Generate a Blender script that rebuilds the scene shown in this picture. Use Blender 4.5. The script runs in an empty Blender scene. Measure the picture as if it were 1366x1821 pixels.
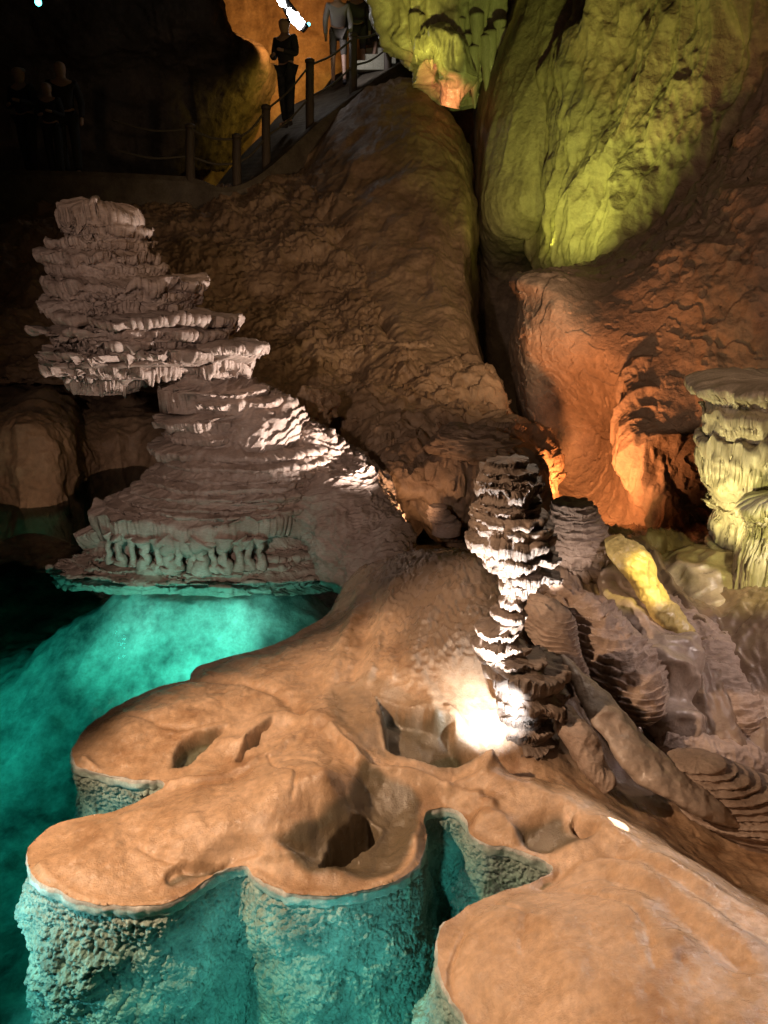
import bpy, math
import numpy as np
from mathutils import Vector

SC = bpy.context.scene
COL = SC.collection
R = math.radians

# ------------------------------------------------------------------ camera
F_PX, CU, CV, PITCH, CAM_H = 1315.0, 683.0, 910.5, R(18.9), 2.2
cam_d = bpy.data.cameras.new("camera")
cam = bpy.data.objects.new("camera", cam_d)
COL.objects.link(cam)
cam.location = (0, 0, CAM_H)
cam.rotation_euler = (math.pi / 2 - PITCH, 0, 0)
cam_d.sensor_fit = 'VERTICAL'
cam_d.sensor_height = 36
cam_d.lens = 36 * F_PX / 1821
cam_d.clip_start = 0.05
cam_d.clip_end = 200
SC.camera = cam

# ------------------------------------------------------------------ world: a closed cave, almost no ambient light
w = bpy.data.worlds.new("World"); SC.world = w; w.use_nodes = True
w.node_tree.nodes["Background"].inputs[0].default_value = (1.0, 0.72, 0.5, 1)
w.node_tree.nodes["Background"].inputs[1].default_value = 0.012
SC.view_settings.view_transform = 'Standard'
SC.view_settings.look = 'None'
SC.view_settings.exposure = 0
SC.cycles.max_bounces = 5
SC.cycles.diffuse_bounces = 2
SC.cycles.glossy_bounces = 2
SC.cycles.transmission_bounces = 4
SC.cycles.transparent_max_bounces = 12
SC.cycles.volume_bounces = 0
SC.cycles.use_denoising = True
SC.cycles.sample_clamp_indirect = 3
SC.cycles.sample_clamp_direct = 30


def at(u, v, Y):
    """pixel of the 1366x1821 photograph -> world point at depth Y"""
    a, b = (u - CU) / F_PX, (CV - v) / F_PX
    c, s = math.cos(PITCH), math.sin(PITCH)
    t = Y / (c + s * b)
    return np.array([a * t, Y, CAM_H + t * (-s + c * b)])


def onz(u, v, z):
    a, b = (u - CU) / F_PX, (CV - v) / F_PX
    c, s = math.cos(PITCH), math.sin(PITCH)
    t = (z - CAM_H) / (-s + c * b)
    return np.array([a * t, t * (c + s * b), z])


# ------------------------------------------------------------------ the cave's lamps, plus added fill lights
def lamp(name, kind, loc, power, color, target=None, size=0.05, spot=60, blend=0.5):
    d = bpy.data.lights.new(name, kind)
    d.energy = power; d.color = color
    d.shadow_soft_size = size
    if kind == 'SPOT':
        d.spot_size = R(spot); d.spot_blend = blend
    o = bpy.data.objects.new(name, d); COL.objects.link(o)
    o.location = loc
    if target is not None:
        o.rotation_euler = (Vector(target) - Vector(loc)).to_track_quat('-Z', 'Y').to_euler()
    return o

WL = np.array([.56, 2.75, .25])   # hidden in the hollow behind the terrace's crest
LIGHTS = [
    # name, kind, loc, W, colour, target, size, spot, blend
    ("warm_lamp", 'SPOT', (-2.6, 1.6, 3.0), 860, (1.0, .67, .43), onz(770, 1570, 0), .035, 54, .45),
    ("soft_lamp", 'SPOT', (-1.3, -0.6, 2.7), 430, (1.0, .77, .68), at(380, 720, 5.2), .08, 46, .8),
    ("pale_lamp", 'SPOT', at(1750, 620, 3.2), 110, (1.0, .80, .74), at(1230, 1150, 3.8), .06, 60, .7),
    ("wall_fill", 'SPOT', (1.2, 1.6, 3.2), 270, (1.0, .64, .42), at(1330, 480, 7.5), .1, 56, .9),  # added fill that lifts the dark right wall, not a lamp of the cave
    ("glint_lamp", 'SPOT', (2.3, 3.3, 1.3), 130, (1.0, .90, .86), onz(1150, 1700, .25), .02, 44, .6),
    ("fill_lamp", 'SPOT', (-.5, 2.0, 4.2), 230, (1.0, .66, .36), at(600, 520, 12), .2, 58, .9),  # added fill over the slope in place of ambient light
    ("white_lamp", 'SPOT', WL, 30, (.86, .93, 1.0), onz(855, 1235, .2), .012, 104, .7),
    ("white_lamp", 'SPOT', (.93, 2.38, -.02), 850, (1.0, .96, .93), at(925, 930, 3.05), .012, 46, .5),
    ("white_lamp", 'SPOT', (.30, 2.60, .16), 420, (1.0, .96, .93), at(925, 1000, 3.05), .012, 42, .6),
    ("white_lamp", 'SPOT', at(790, 900, 5.0), 360, (1.0, .88, .84), at(400, 540, 5.5), .03, 70, .6),
    ("white_lamp", 'SPOT', at(962, 1045, 3.8), 9, (1.0, .85, .75), at(1030, 930, 4.3), .02, 90, .6),
    ("glare_lamp", 'SPOT', onz(1100, 1458, .15) + np.array([.10, .24, .22]), 45, (1.0, .97, .95), onz(1100, 1460, .15), .004, 13, .05),
    ("orange_lamp", 'SPOT', at(1005, 900, 6.0), 260, (1.0, .36, .12), at(1030, 770, 7.6), .05, 120, .9),
    ("amber_light", 'SPOT', at(720, 930, 5.2), 70, (1.0, .58, .32), at(600, 600, 9), .05, 120, .8),
    ("slope_lamp", 'SPOT', (2.0, 4.6, 1.8), 400, (1.0, .70, .42), at(700, 520, 10.), .08, 50, .9),
    ("yellow_lamp", 'SPOT', at(1200, 1000, 4.2), 38, (.98, .84, .34), at(1310, 840, 4.6), .04, 80, .6),
    ("yellow_lamp", 'SPOT', at(1440, 960, 3.3), 45, (.90, .85, .25), at(1350, 980, 4.3), .04, 60, .6),
    ("yellow_lamp", 'SPOT', at(1330, 800, 3.3), 110, (1.0, .80, .22), at(1145, 1040, 4.0), .03, 19, .6),
    ("green_lamp", 'SPOT', at(935, 470, 8.7), 620, (.46, .57, .10), at(1060, 110, 11.5), .08, 96, 1.0),
    ("green_lamp", 'SPOT', at(985, 440, 10.6), 130, (.46, .56, .06), at(900, 280, 12.3), .08, 120, .9),
    ("cool_lamp", 'SPOT', at(524, 36, 15.3), 90, (.9, .9, 1.0), at(640, 90, 16.2), .05, 50, .6),
    ("olive_lamp", 'SPOT', at(700, 140, 12.6), 60, (.70, .70, .10), at(790, 10, 14), .06, 80, .8),
    ("olive_lamp", 'SPOT', at(560, 165, 21.), 150, (.85, .58, .08), at(440, 230, 23.5), .1, 150, .8),
    ("orange_lamp", 'SPOT', at(520, 70, 20.5), 500, (1.0, .44, .12), at(420, 40, 24.), .1, 110, .8),
    ("red_lamp", 'SPOT', at(800, 260, 12.6), 110, (1.0, .30, .14), at(795, 130, 13.9), .04, 38, .8),
    ("teal_lamp", 'SPOT', (-1.9, 1.9, -.06), 34, (.45, .92, 1.0), (-.9, 2.3, -.62), .04, 90, .5),
    ("amber_light", 'SPOT', (-2.6, 5.2, .9), 13, (1.0, .58, .28), at(50, 820, 6.8), .05, 60, .8),  # added weak fill for the dim rock at the left waterline
    ("teal_lamp", 'SPOT', (-.30, 1.10, -.06), 36, (.55, .98, 1.0), (-.25, 2.0, -.80), .04, 100, .5),
    ("teal_lamp", 'SPOT', onz(320, 1208, -.10) + np.array([-.05, .10, 0]), 34, (.30, 1.0, .88), onz(330, 1130, -1.0), .03, 90, .5),
    ("teal_lamp", 'SPOT', onz(190, 1110, -.04), 6, (.40, 1.0, .92), onz(200, 1055, -.35), .04, 150, .7),
    ("teal_lamp", 'SPOT', onz(450, 1100, -.04), 5, (.40, 1.0, .92), onz(440, 1050, -.35), .04, 150, .7),
    ("teal_lamp", 'SPOT', onz(300, 1150, -.03), 7, (.40, 1.0, .92), onz(300, 1120, -1.2), .04, 130, .6),
    ("sheen_fill", 'SPOT', (1.5, 4.6, 3.3), 120, (1.0, .80, .62), onz(640, 1520, 0), .05, 44, .7),  # added back light for wet sheen on the terrace, no known source
    ("teal_lamp", 'SPOT', (-3.0, 3.6, -.05), 36, (.20, .95, .95), (-2.2, 3.9, -1.0), .05, 140, .5),
]
for L in LIGHTS:
    lamp(*L)

# ------------------------------------------------------------------ numpy noise
_rs = np.random.RandomState(7)
_N = 64
_T = _rs.uniform(-1, 1, (_N, _N, _N)).astype(np.float32)
_J = _rs.uniform(0, 1, (3, _N, _N, _N)).astype(np.float32)


def vn(P):
    P = np.asarray(P, dtype=np.float32)
    I = np.floor(P).astype(np.int32); f = P - I
    f = f * f * f * (f * (f * 6 - 15) + 10)
    I &= (_N - 1); K = (I + 1) & (_N - 1)
    x0, y0, z0 = I[..., 0], I[..., 1], I[..., 2]; x1, y1, z1 = K[..., 0], K[..., 1], K[..., 2]
    fx, fy, fz = f[..., 0], f[..., 1], f[..., 2]
    a = _T[x0, y0, z0] * (1 - fx) + _T[x1, y0, z0] * fx
    b = _T[x0, y1, z0] * (1 - fx) + _T[x1, y1, z0] * fx
    c = _T[x0, y0, z1] * (1 - fx) + _T[x1, y0, z1] * fx
    d = _T[x0, y1, z1] * (1 - fx) + _T[x1, y1, z1] * fx
    return (a * (1 - fy) + b * fy) * (1 - fz) + (c * (1 - fy) + d * fy) * fz


def fbm(P, freq=1.0, octs=4, seed=0, rough=.5):
    s = 0; a = 1.0; f = np.array(freq, dtype=np.float32); tot = 0
    for o in range(octs):
        s = s + a * vn(P * f + (seed * 7.31 + o * 13.7)); tot += a
        a *= rough; f = f * 2.03
    return s / tot


def ridge(P, freq=1.0, octs=4, seed=0):
    s = 0; a = 1.0; f = np.array(freq, dtype=np.float32); tot = 0
    for o in range(octs):
        s = s + a * (1 - np.abs(vn(P * f + (seed * 5.17 + o * 11.3))) * 2); tot += a
        a *= .5; f = f * 2.03
    return s / tot


def voro(P, freq=1.0, seed=0):
    P = np.asarray(P, dtype=np.float32) * np.array(freq, dtype=np.float32) + seed * 3.7
    I = np.floor(P).astype(np.int32); f = P - I
    d1 = np.full(P.shape[:-1], 9., np.float32); d2 = d1.copy()
    for i in (-1, 0, 1):
        for j in (-1, 0, 1):
            for k in (-1, 0, 1):
                a, b, c = (I[..., 0] + i) & 63, (I[..., 1] + j) & 63, (I[..., 2] + k) & 63
                d = (i + _J[0, a, b, c] - f[..., 0])**2 + (j + _J[1, a, b, c] - f[..., 1])**2 + (k + _J[2, a, b, c] - f[..., 2])**2
                d2 = np.minimum(d2, np.maximum(d1, d)); d1 = np.minimum(d1, d)
    return np.sqrt(d1), np.sqrt(d2)


def sst(a, b, x):
    t = np.clip((x - a) / (b - a), 0, 1)
    return t * t * (3 - 2 * t)


# ------------------------------------------------------------------ mesh helpers
def tag(o, label=None, cat=None, group=None, kind=None):
    if label: o['label'] = label
    if cat: o['category'] = cat
    if group: o['group'] = group
    if kind: o['kind'] = kind
    return o


def empty(name, loc=(0, 0, 0)):
    o = bpy.data.objects.new(name, None); COL.objects.link(o)
    o.location = [float(c) for c in loc]; o.empty_display_size = .1
    return o


def mesh_obj(name, V, Fq, mat, parent=None, smooth=True):
    V = np.asarray(V, np.float32).reshape(-1, 3)
    Fq = np.asarray(Fq, np.int32)
    if parent is not None:
        V = V - np.array(parent.location, np.float32)
    me = bpy.data.meshes.new(name)
    n, k = Fq.shape
    me.vertices.add(len(V)); me.vertices.foreach_set("co", V.ravel())
    me.loops.add(n * k); me.loops.foreach_set("vertex_index", Fq.ravel())
    me.polygons.add(n)
    me.polygons.foreach_set("loop_start", np.arange(0, n * k, k, dtype=np.int32))
    me.polygons.foreach_set("loop_total", np.full(n, k, np.int32))
    me.polygons.foreach_set("use_smooth", np.full(n, smooth, bool))
    me.update(calc_edges=True); me.validate()
    me.materials.append(mat)
    o = bpy.data.objects.new(name, me); COL.objects.link(o)
    if parent is not None:
        o.parent = parent
    return o


def gfaces(n, m, wrap=False):
    idx = np.arange(n * m).reshape(n, m)
    if wrap:
        idx = np.concatenate([idx, idx[:, :1]], 1)
    return np.stack([idx[:-1, :-1], idx[1:, :-1], idx[1:, 1:], idx[:-1, 1:]], -1).reshape(-1, 4)


def gnormals(P, wrap=False):
    du = np.gradient(P, axis=0)
    dv = (np.roll(P, -1, 1) - np.roll(P, 1, 1)) * .5 if wrap else np.gradient(P, axis=1)
    n = np.cross(dv, du)
    return n / (np.linalg.norm(n, axis=-1, keepdims=True) + 1e-9)


def crom(P, n, axis=0):
    """Catmull-Rom resample of control array along axis"""
    P = np.moveaxis(np.asarray(P, float), axis, 0)
    k = len(P)
    E = np.concatenate([(2 * P[0] - P[1])[None], P, (2 * P[-1] - P[-2])[None]])
    t = np.linspace(0, k - 1, n); i = np.minimum(t.astype(int), k - 2); f = (t - i).reshape((-1,) + (1,) * (P.ndim - 1))
    a, b, c, d = E[i], E[i + 1], E[i + 2], E[i + 3]
    r = .5 * (2 * b + (c - a) * f + (2 * a - 5 * b + 4 * c - d) * f**2 + (3 * b - a - 3 * c + d) * f**3)
    return np.moveaxis(r, 0, axis)


def patch(name, rows, nu, nv, disp, mat, parent=None, flip=1):
    C = np.array([[at(*p) for p in r] for r in rows])
    P = crom(crom(C, nu, 0), nv, 1)
    N = gnormals(P) * flip
    # make the relief face the open side (towards the camera's half-space)
    toc = np.array([0, 0, CAM_H]) - P
    if (np.sum(N * toc, -1)).mean() < 0:
        N = -N
    P = P + N * disp(P)[..., None]
    return mesh_obj(name, P, gfaces(nu, nv), mat, parent)


def tube(name, pts, rad, mat, parent=None, n=24, seg=60, disp=None, flat=1.0, smooth=True):
    """closed swept limb along pts with radius list, cross-section flattened vertically by flat"""
    P = crom(np.array(pts, float), seg); r = crom(np.array(rad, float)[:, None], seg)[:, 0]
    T = np.gradient(P, axis=0); T /= np.linalg.norm(T, axis=1, keepdims=True) + 1e-9
    up = np.array([0, 0, 1.0])
    if abs(T[:, 2]).mean() > .8: up = np.array([0, -1.0, 0])
    S = np.cross(T, up); S /= np.linalg.norm(S, axis=1, keepdims=True) + 1e-9
    U = np.cross(S, T)
    th = np.linspace(0, 2 * np.pi, n, endpoint=False)
    G = P[:, None] + r[:, None, None] * (np.cos(th)[None, :, None] * S[:, None] + flat * np.sin(th)[None, :, None] * U[:, None])
    if disp is not None:
        N = G - P[:, None]; N /= np.linalg.norm(N, axis=-1, keepdims=True) + 1e-9
        w_ = np.minimum(1, r / (r.max() * .3 + 1e-9))[:, None]
        G = G + N * (disp(G) * w_)[..., None]
    V = G.reshape(-1, 3); Fq = gfaces(seg, n, True)
    V = np.concatenate([V, P[:1], P[-1:]])
    i = np.arange(n); j = (i + 1) % n; a = len(V) - 2
    cap = np.concatenate([np.stack([np.full(n, a), i, j, j], 1), np.stack([np.full(n, a + 1), (seg - 1) * n + j, (seg - 1) * n + i, (seg - 1) * n + i], 1)])
    # quads for the sweep, thin quads for caps -> build caps as separate ring to keep quads valid
    r2 = np.concatenate([G[:1] * .02 + P[:1, None] * .98, G, G[-1:] * .02 + P[-1:, None] * .98])
    return mesh_obj(name, r2, gfaces(seg + 2, n, True), mat, parent, smooth)


# ------------------------------------------------------------------ materials
def rock(name, c1, c2, scale=3., rough=(.35, .6), bump=.4, fine=60., stretch=(1, 1, 1), spec=.5, c3=None, detail=8, coat=0.0, popcorn=0, dist=.004, mid=1.6):
    m = bpy.data.materials.new(name); m.use_nodes = True
    nt = m.node_tree; N = nt.nodes; L = nt.links
    b = N["Principled BSDF"]
    tc = N.new("ShaderNodeTexCoord"); mp = N.new("ShaderNodeMapping")
    mp.inputs["Scale"].default_value = stretch
    L.new(tc.outputs["Object"], mp.inputs[0])
    n1 = N.new("ShaderNodeTexNoise"); n1.inputs["Scale"].default_value = scale; n1.inputs["Detail"].default_value = detail
    n1.inputs["Roughness"].default_value = .65
    L.new(mp.outputs[0], n1.inputs["Vector"])
    cr = N.new("ShaderNodeValToRGB")
    cr.color_ramp.elements[0].position = .32; cr.color_ramp.elements[0].color = (*c1, 1)
    cr.color_ramp.elements[1].position = .68; cr.color_ramp.elements[1].color = (*c2, 1)
    if c3:
        e = cr.color_ramp.elements.new(.5); e.color = (*c3, 1)
    L.new(n1.outputs[0], cr.inputs[0])
    nm_ = N.new("ShaderNodeTexNoise"); nm_.inputs["Scale"].default_value = scale * 9; nm_.inputs["Detail"].default_value = 6; nm_.inputs["Roughness"].default_value = .7
    L.new(mp.outputs[0], nm_.inputs["Vector"])
    mr_ = N.new("ShaderNodeMapRange"); mr_.inputs[1].default_value = .3; mr_.inputs[2].default_value = .7; mr_.inputs[3].default_value = .72; mr_.inputs[4].default_value = 1.18
    L.new(nm_.outputs[0], mr_.inputs[0])
    mu_ = N.new("ShaderNodeMix"); mu_.data_type = 'RGBA'; mu_.blend_type = 'MULTIPLY'; mu_.inputs[0].default_value = 1
    L.new(cr.outputs[0], mu_.inputs[6]); L.new(mr_.outputs[0], mu_.inputs[7]); L.new(mu_.outputs[2], b.inputs["Base Color"])
    n2 = N.new("ShaderNodeTexNoise"); n2.inputs["Scale"].default_value = fine; n2.inputs["Detail"].default_value = 5
    n2.inputs["Roughness"].default_value = .6
    L.new(mp.outputs[0], n2.inputs["Vector"])
    n3 = N.new("ShaderNodeTexNoise"); n3.inputs["Scale"].default_value = scale * 1.7; n3.inputs["Detail"].default_value = 3
    L.new(mp.outputs[0], n3.inputs["Vector"])
    mr = N.new("ShaderNodeMapRange"); mr.inputs[1].default_value = .35; mr.inputs[2].default_value = .65
    mr.inputs[3].default_value = rough[0]; mr.inputs[4].default_value = rough[1]
    L.new(n3.outputs[0], mr.inputs[0]); L.new(mr.outputs[0], b.inputs["Roughness"])
    bp = N.new("ShaderNodeBump"); bp.inputs["Strength"].default_value = bump; bp.inputs["Distance"].default_value = dist
    if popcorn:
        vo = N.new("ShaderNodeTexVoronoi"); vo.inputs["Scale"].default_value = popcorn
        L.new(mp.outputs[0], vo.inputs["Vector"])
        ma = N.new("ShaderNodeMath"); ma.operation = 'SUBTRACT'
        L.new(n2.outputs[0], ma.inputs[0]); L.new(vo.outputs["Distance"], ma.inputs[1]); L.new(ma.outputs[0], bp.inputs["Height"])
    else:
        sm = N.new("ShaderNodeMath"); sm.operation = 'MULTIPLY_ADD'; sm.inputs[1].default_value = mid
        L.new(nm_.outputs[0], sm.inputs[0]); L.new(n2.outputs[0], sm.inputs[2]); L.new(sm.outputs[0], bp.inputs["Height"])
    L.new(bp.outputs[0], b.inputs["Normal"])
    b.inputs["Specular IOR Level"].default_value = spec
    if coat:
        b.inputs["Coat Weight"].default_value = coat; b.inputs["Coat Roughness"].default_value = .12
        L.new(bp.outputs[0], b.inputs["Coat Normal"])
    return m


def plain(name, col, rough=.6, metal=0, emit=None, es=0):
    m = bpy.data.materials.new(name); m.use_nodes = True
    b = m.node_tree.nodes["Principled BSDF"]
    n = m.node_tree.nodes.new("ShaderNodeTexNoise"); n.inputs["Scale"].default_value = 30
    mx = m.node_tree.nodes.new("ShaderNodeMix"); mx.data_type = 'RGBA'
    mx.inputs[6].default_value = (*col, 1); mx.inputs[7].default_value = (*[c * .7 for c in col], 1)
    m.node_tree.links.new(n.outputs[0], mx.inputs[0]); m.node_tree.links.new(mx.outputs[2], b.inputs["Base Color"])
    b.inputs["Roughness"].default_value = rough; b.inputs["Metallic"].default_value = metal
    if emit:
        b.inputs["Emission Color"].default_value = (*emit, 1); b.inputs["Emission Strength"].default_value = es
    return m


M_FLOW = rock("flowstone", (.27, .14, .065), (.64, .43, .28), 3.0, (.12, .42), .8, 130, c3=(.50, .32, .19), coat=.7, dist=.004, detail=10, mid=1.3)
nt = M_FLOW.node_tree; b_ = nt.nodes["Principled BSDF"]
an = nt.nodes.new("ShaderNodeAttribute"); an.attribute_name = "mud"
mm = nt.nodes.new("ShaderNodeMix"); mm.data_type = 'RGBA'
nt.links.new(an.outputs["Fac"], mm.inputs[0]); nt.links.new(b_.inputs["Base Color"].links[0].from_socket, mm.inputs[6])
mm.inputs[7].default_value = (.20, .135, .09, 1); a2n = nt.nodes.new("ShaderNodeAttribute"); a2n.attribute_name = "silt"
m2 = nt.nodes.new("ShaderNodeMix"); m2.data_type = 'RGBA'; m2.inputs[7].default_value = (.135, .105, .065, 1)
nt.links.new(a2n.outputs["Fac"], m2.inputs[0]); nt.links.new(mm.outputs[2], m2.inputs[6]); nt.links.new(m2.outputs[2], b_.inputs["Base Color"])
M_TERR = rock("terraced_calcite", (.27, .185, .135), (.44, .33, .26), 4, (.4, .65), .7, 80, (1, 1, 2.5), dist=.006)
M_WALL = rock("brown_limestone", (.17, .10, .055), (.38, .25, .15), 1.3, (.5, .8), .6, 14, dist=.02)
M_WALL2 = rock("pale_limestone", (.24, .17, .12), (.42, .31, .23), 1.1, (.45, .75), .8, 16, dist=.02)
M_POP = rock("popcorn_calcite", (.18, .17, .15), (.50, .48, .43), 7, (.6, .8), .8, 90, popcorn=70, dist=.008)
M_BED = rock("lake_bed_silt", (.04, .06, .05), (.62, .64, .54), 3.0, (.7, .9), .35, 18, dist=.02)
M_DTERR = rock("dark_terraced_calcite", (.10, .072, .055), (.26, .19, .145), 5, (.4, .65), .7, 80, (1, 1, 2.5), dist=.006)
M_SMOOTH = rock("mauve_flowstone", (.27, .20, .155), (.46, .36, .29), 3, (.25, .5), .5, 60, coat=.3, dist=.004)
M_PALE = rock("pale_dripstone", (.42, .36, .27), (.60, .53, .42), 3, (.3, .5), .5, 60, (3, 3, .6), coat=.2, dist=.004)
M_YELL_LIT = rock("yellow_lit_dripstone", (.50, .36, .12), (.66, .52, .20), 4, (.3, .5), .5, 60, coat=.2, dist=.004)  # yellow lamplight tinted into the base colour of the leaning rock
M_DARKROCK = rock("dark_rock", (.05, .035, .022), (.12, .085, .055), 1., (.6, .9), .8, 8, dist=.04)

# ------------------------------------------------------------------ displacement styles
def ledges(P, A, fz, warp=.8, seed=0, sharp=1.6):
    """thin horizontal plates: a saw in height with a warped phase"""
    n = fbm(P, (3.2, 3.2, 3.2), 4, seed)
    ph = P[..., 2] * fz + n * warp * 3
    s = ph - np.floor(ph)
    k = .55 + .45 * fbm(P, 6, 2, seed + 3)
    return A * (s**sharp) * (k + .3)


def flutes(P, A, f=9., seed=0):
    return A * ridge(P, (f, f, f * .08), 3, seed)


# ------------------------------------------------------------------ foreground terrace
RIM = [(600, 1062), (590, 1088), (548, 1118), (482, 1152), (405, 1172), (352, 1190), (343, 1204), (335, 1214), (288, 1224), (222, 1252), (162, 1292), (137, 1325),
       (132, 1348), (146, 1370), (188, 1384), (238, 1390), (268, 1391), (289, 1396), (286, 1410), (243, 1433), (196, 1450), (118, 1462),
       (79, 1483), (52, 1513), (51, 1544), (75, 1576), (122, 1600), (170, 1613), (230, 1618), (283, 1613), (324, 1598), (368, 1571),
       (408, 1550), (437, 1545), (450, 1563), (478, 1583), (514, 1595), (564, 1599), (625, 1594), (670, 1585), (710, 1570), (743, 1541),
       (757, 1500), (751, 1464), (764, 1446), (804, 1442), (830, 1464), (837, 1484), (861, 1503), (902, 1513), (943, 1526), (975, 1540), (984, 1552),
       (962, 1569), (932, 1580), (886, 1593), (840, 1612), (800, 1640), (781, 1672), (776, 1713), (786, 1755), (815, 1797), (845, 1850), (900, 1960)]
rimw = np.array([onz(u, v, 0)[:2] for u, v in RIM])
k = crom(rimw, 620)
# small natural wobble along the rim
arc = np.concatenate([[0], np.cumsum(np.linalg.norm(np.diff(k, axis=0), axis=1))])
tn = np.gradient(k, axis=0); tn /= np.linalg.norm(tn, axis=1, keepdims=True)
nrm_out = np.stack([-tn[:, 1], tn[:, 0]], 1)
kk_ = np.stack([k[:, 0], k[:, 1], k[:, 0] * 0], 1)
wob = fbm(kk_, 9, 5, 2, .6) * .022
k = k + nrm_out * wob[:, None]
RIMD = k
POLY = np.concatenate([RIMD, [[.6, .6], [4.5, .6], [4.5, 8.0], [-.1, 8.0], [-.18, 5.6], [-.25, 4.9]]])


def sdf(X, Y, poly, closed=True):
    """signed distance, positive inside"""
    d = np.full(X.shape, 1e9); ins = np.zeros(X.shape, bool)
    n = len(poly)
    for i in range(n):
        ax, ay = poly[i]; bx, by = poly[(i + 1) % n]
        ex, ey = bx - ax, by - ay; L2 = ex * ex + ey * ey + 1e-12
        t = np.clip(((X - ax) * ex + (Y - ay) * ey) / L2, 0, 1)
        dd = (X - ax - t * ex)**2 + (Y - ay - t * ey)**2
        d = np.minimum(d, dd)
        c = (ay > Y) != (by > Y)
        xi = ex * (Y - ay) / (by - ay if by != ay else 1e-9) + ax
        ins ^= c & (X < xi)
    return np.where(ins, 1, -1) * np.sqrt(d)


CTRL = [  # (u, v, z) of the terrace surface
    (60, 1520, .02), (150, 1590, .02), (280, 1600, .02), (400, 1560, .02), (460, 1560, .02), (560, 1590, .02), (700, 1570, .02), (750, 1480, .025),
    (770, 1435, .03), (860, 1490, .025), (950, 1525, .03), (150, 1345, .015), (240, 1382, .02), (350, 1195, .02), (580, 1110, .02), (600, 1050, .02),
    (800, 1650, .03), (785, 1740, .03), (830, 1840, .04),
    (230, 1290, .08), (330, 1265, .11), (400, 1235, .10), (470, 1205, .11), (560, 1165, .13), (220, 1340, .035), (280, 1310, .06), (300, 1395, .025), (400, 1368, .04), (480, 1340, .08),
    (440, 1395, .14), (520, 1375, .20), (580, 1380, .20), (606, 1415, .12), (330, 1450, .10), (200, 1500, .05), (130, 1530, .03), (260, 1540, .04), (400, 1470, .11), (480, 1445, .15), (560, 1430, .13), (430, 1520, .04),
    (620, 1330, .12), (560, 1290, .12), (520, 1240, .11), (540, 1520, .055), (650, 1400, .085), (700, 1392, .07), (745, 1420, .06), (620, 1555, .05), (680, 1500, .06), (660, 1262, .175), (735, 1282, .165), (720, 1345, .10), (800, 1390, .06), (650, 1320, .12),
    (600, 1200, .14), (650, 1130, .2), (700, 1200, .22), (750, 1150, .3), (700, 1050, .36), (640, 1010, .22), (640, 1060, .17), (800, 1050, .5), (850, 1000, .58), (720, 985, .42),
    (800, 1180, .3), (860, 1120, .42), (840, 1240, .19), (760, 1230, .20), (700, 1250, .16), (790, 1298, .14), (870, 1338, .13), (940, 1385, .13), (1000, 1422, .13),
    (980, 1390, -.05), (960, 1330, .0), (1000, 1350, -.05), (880, 1280, .13),
    (1070, 1458, .15), (1150, 1520, .19), (1250, 1590, .24), (1366, 1680, .29), (1450, 1740, .33),
    (1030, 1405, -.05), (1100, 1435, -.16), (1200, 1490, -.22), (1300, 1550, -.26), (1366, 1590, -.28), (1500, 1650, -.1),
    (1150, 1405, -.25), (1250, 1445, -.32), (1366, 1500, -.36), (1100, 1350, -.26), (1200, 1350, -.3), (1366, 1400, -.36),
    (900, 1700, .12), (1000, 1650, .19), (1100, 1600, .22), (1000, 1800, .2), (1150, 1750, .30), (1300, 1750, .33), (1200, 1650, .28),
    (900, 1600, .06), (960, 1600, .09), (1000, 1560, .08), (1050, 1520, .11), (950, 1470, .07), (1000, 1450, .10), (880, 1450, .06), (830, 1420, .05), (1366, 1821, .38), (1500, 1900, .42), (1100, 1950, .28), (900, 1900, .12),
    (1100, 1200, -.06), (1200, 1200, -.06), (1300, 1250, -.08), (1366, 1250, -.06), (1010, 1200, .02), (1000, 1100, .18), (1100, 1080, .10), (1200, 1050, .12), (1300, 1050, .12), (1366, 1000, .2),
    (960, 1000, .38), (1050, 950, .2), (1200, 985, .2), (1500, 1100, .4), (1600, 1400, .1),
    
    (1800, 1700, .3), (1900, 1000, .6)]
cp = np.array([onz(*p) for p in CTRL] + [np.array(p) for p in [(.45, 2.82, .01), (.53, 2.83, -.04), (.62, 2.85, -.04), (.60, 2.76, -.02), (.15, 5.3, -.15), (.15, 5.8, -.3), (.6, 5.4, -.25), (1.1, 5.4, -.25), (1.8, 5.8, -.3), (-.1, 7, -.4), (2, 7.5, -.4), (3, 7, -.3), (-.3, 6, -.4)]])


def rbf_fit(C, z, lam=1e-4):
    d = np.linalg.norm(C[:, None] - C[None], axis=-1)
    K = d**1.0 * -1 + 0
    K = -np.sqrt(d**2 + .03**2)
    n = len(C); A = np.zeros((n + 3, n + 3)); A[:n, :n] = K + lam * np.eye(n) * -30
    A[:n, n] = 1; A[:n, n + 1:] = C; A[n, :n] = 1; A[n + 1:, :n] = C.T
    return np.linalg.solve(A, np.concatenate([z, [0, 0, 0]]))


def rbf_eval(C, wgt, X, Y):
    n = len(C); s = wgt[n] + wgt[n + 1] * X + wgt[n + 2] * Y
    for i in range(n):
        s = s - wgt[i] * np.sqrt((X - C[i, 0])**2 + (Y - C[i, 1])**2 + .03**2)
    return s


RW = rbf_fit(cp[:, :2], cp[:, 2])

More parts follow.
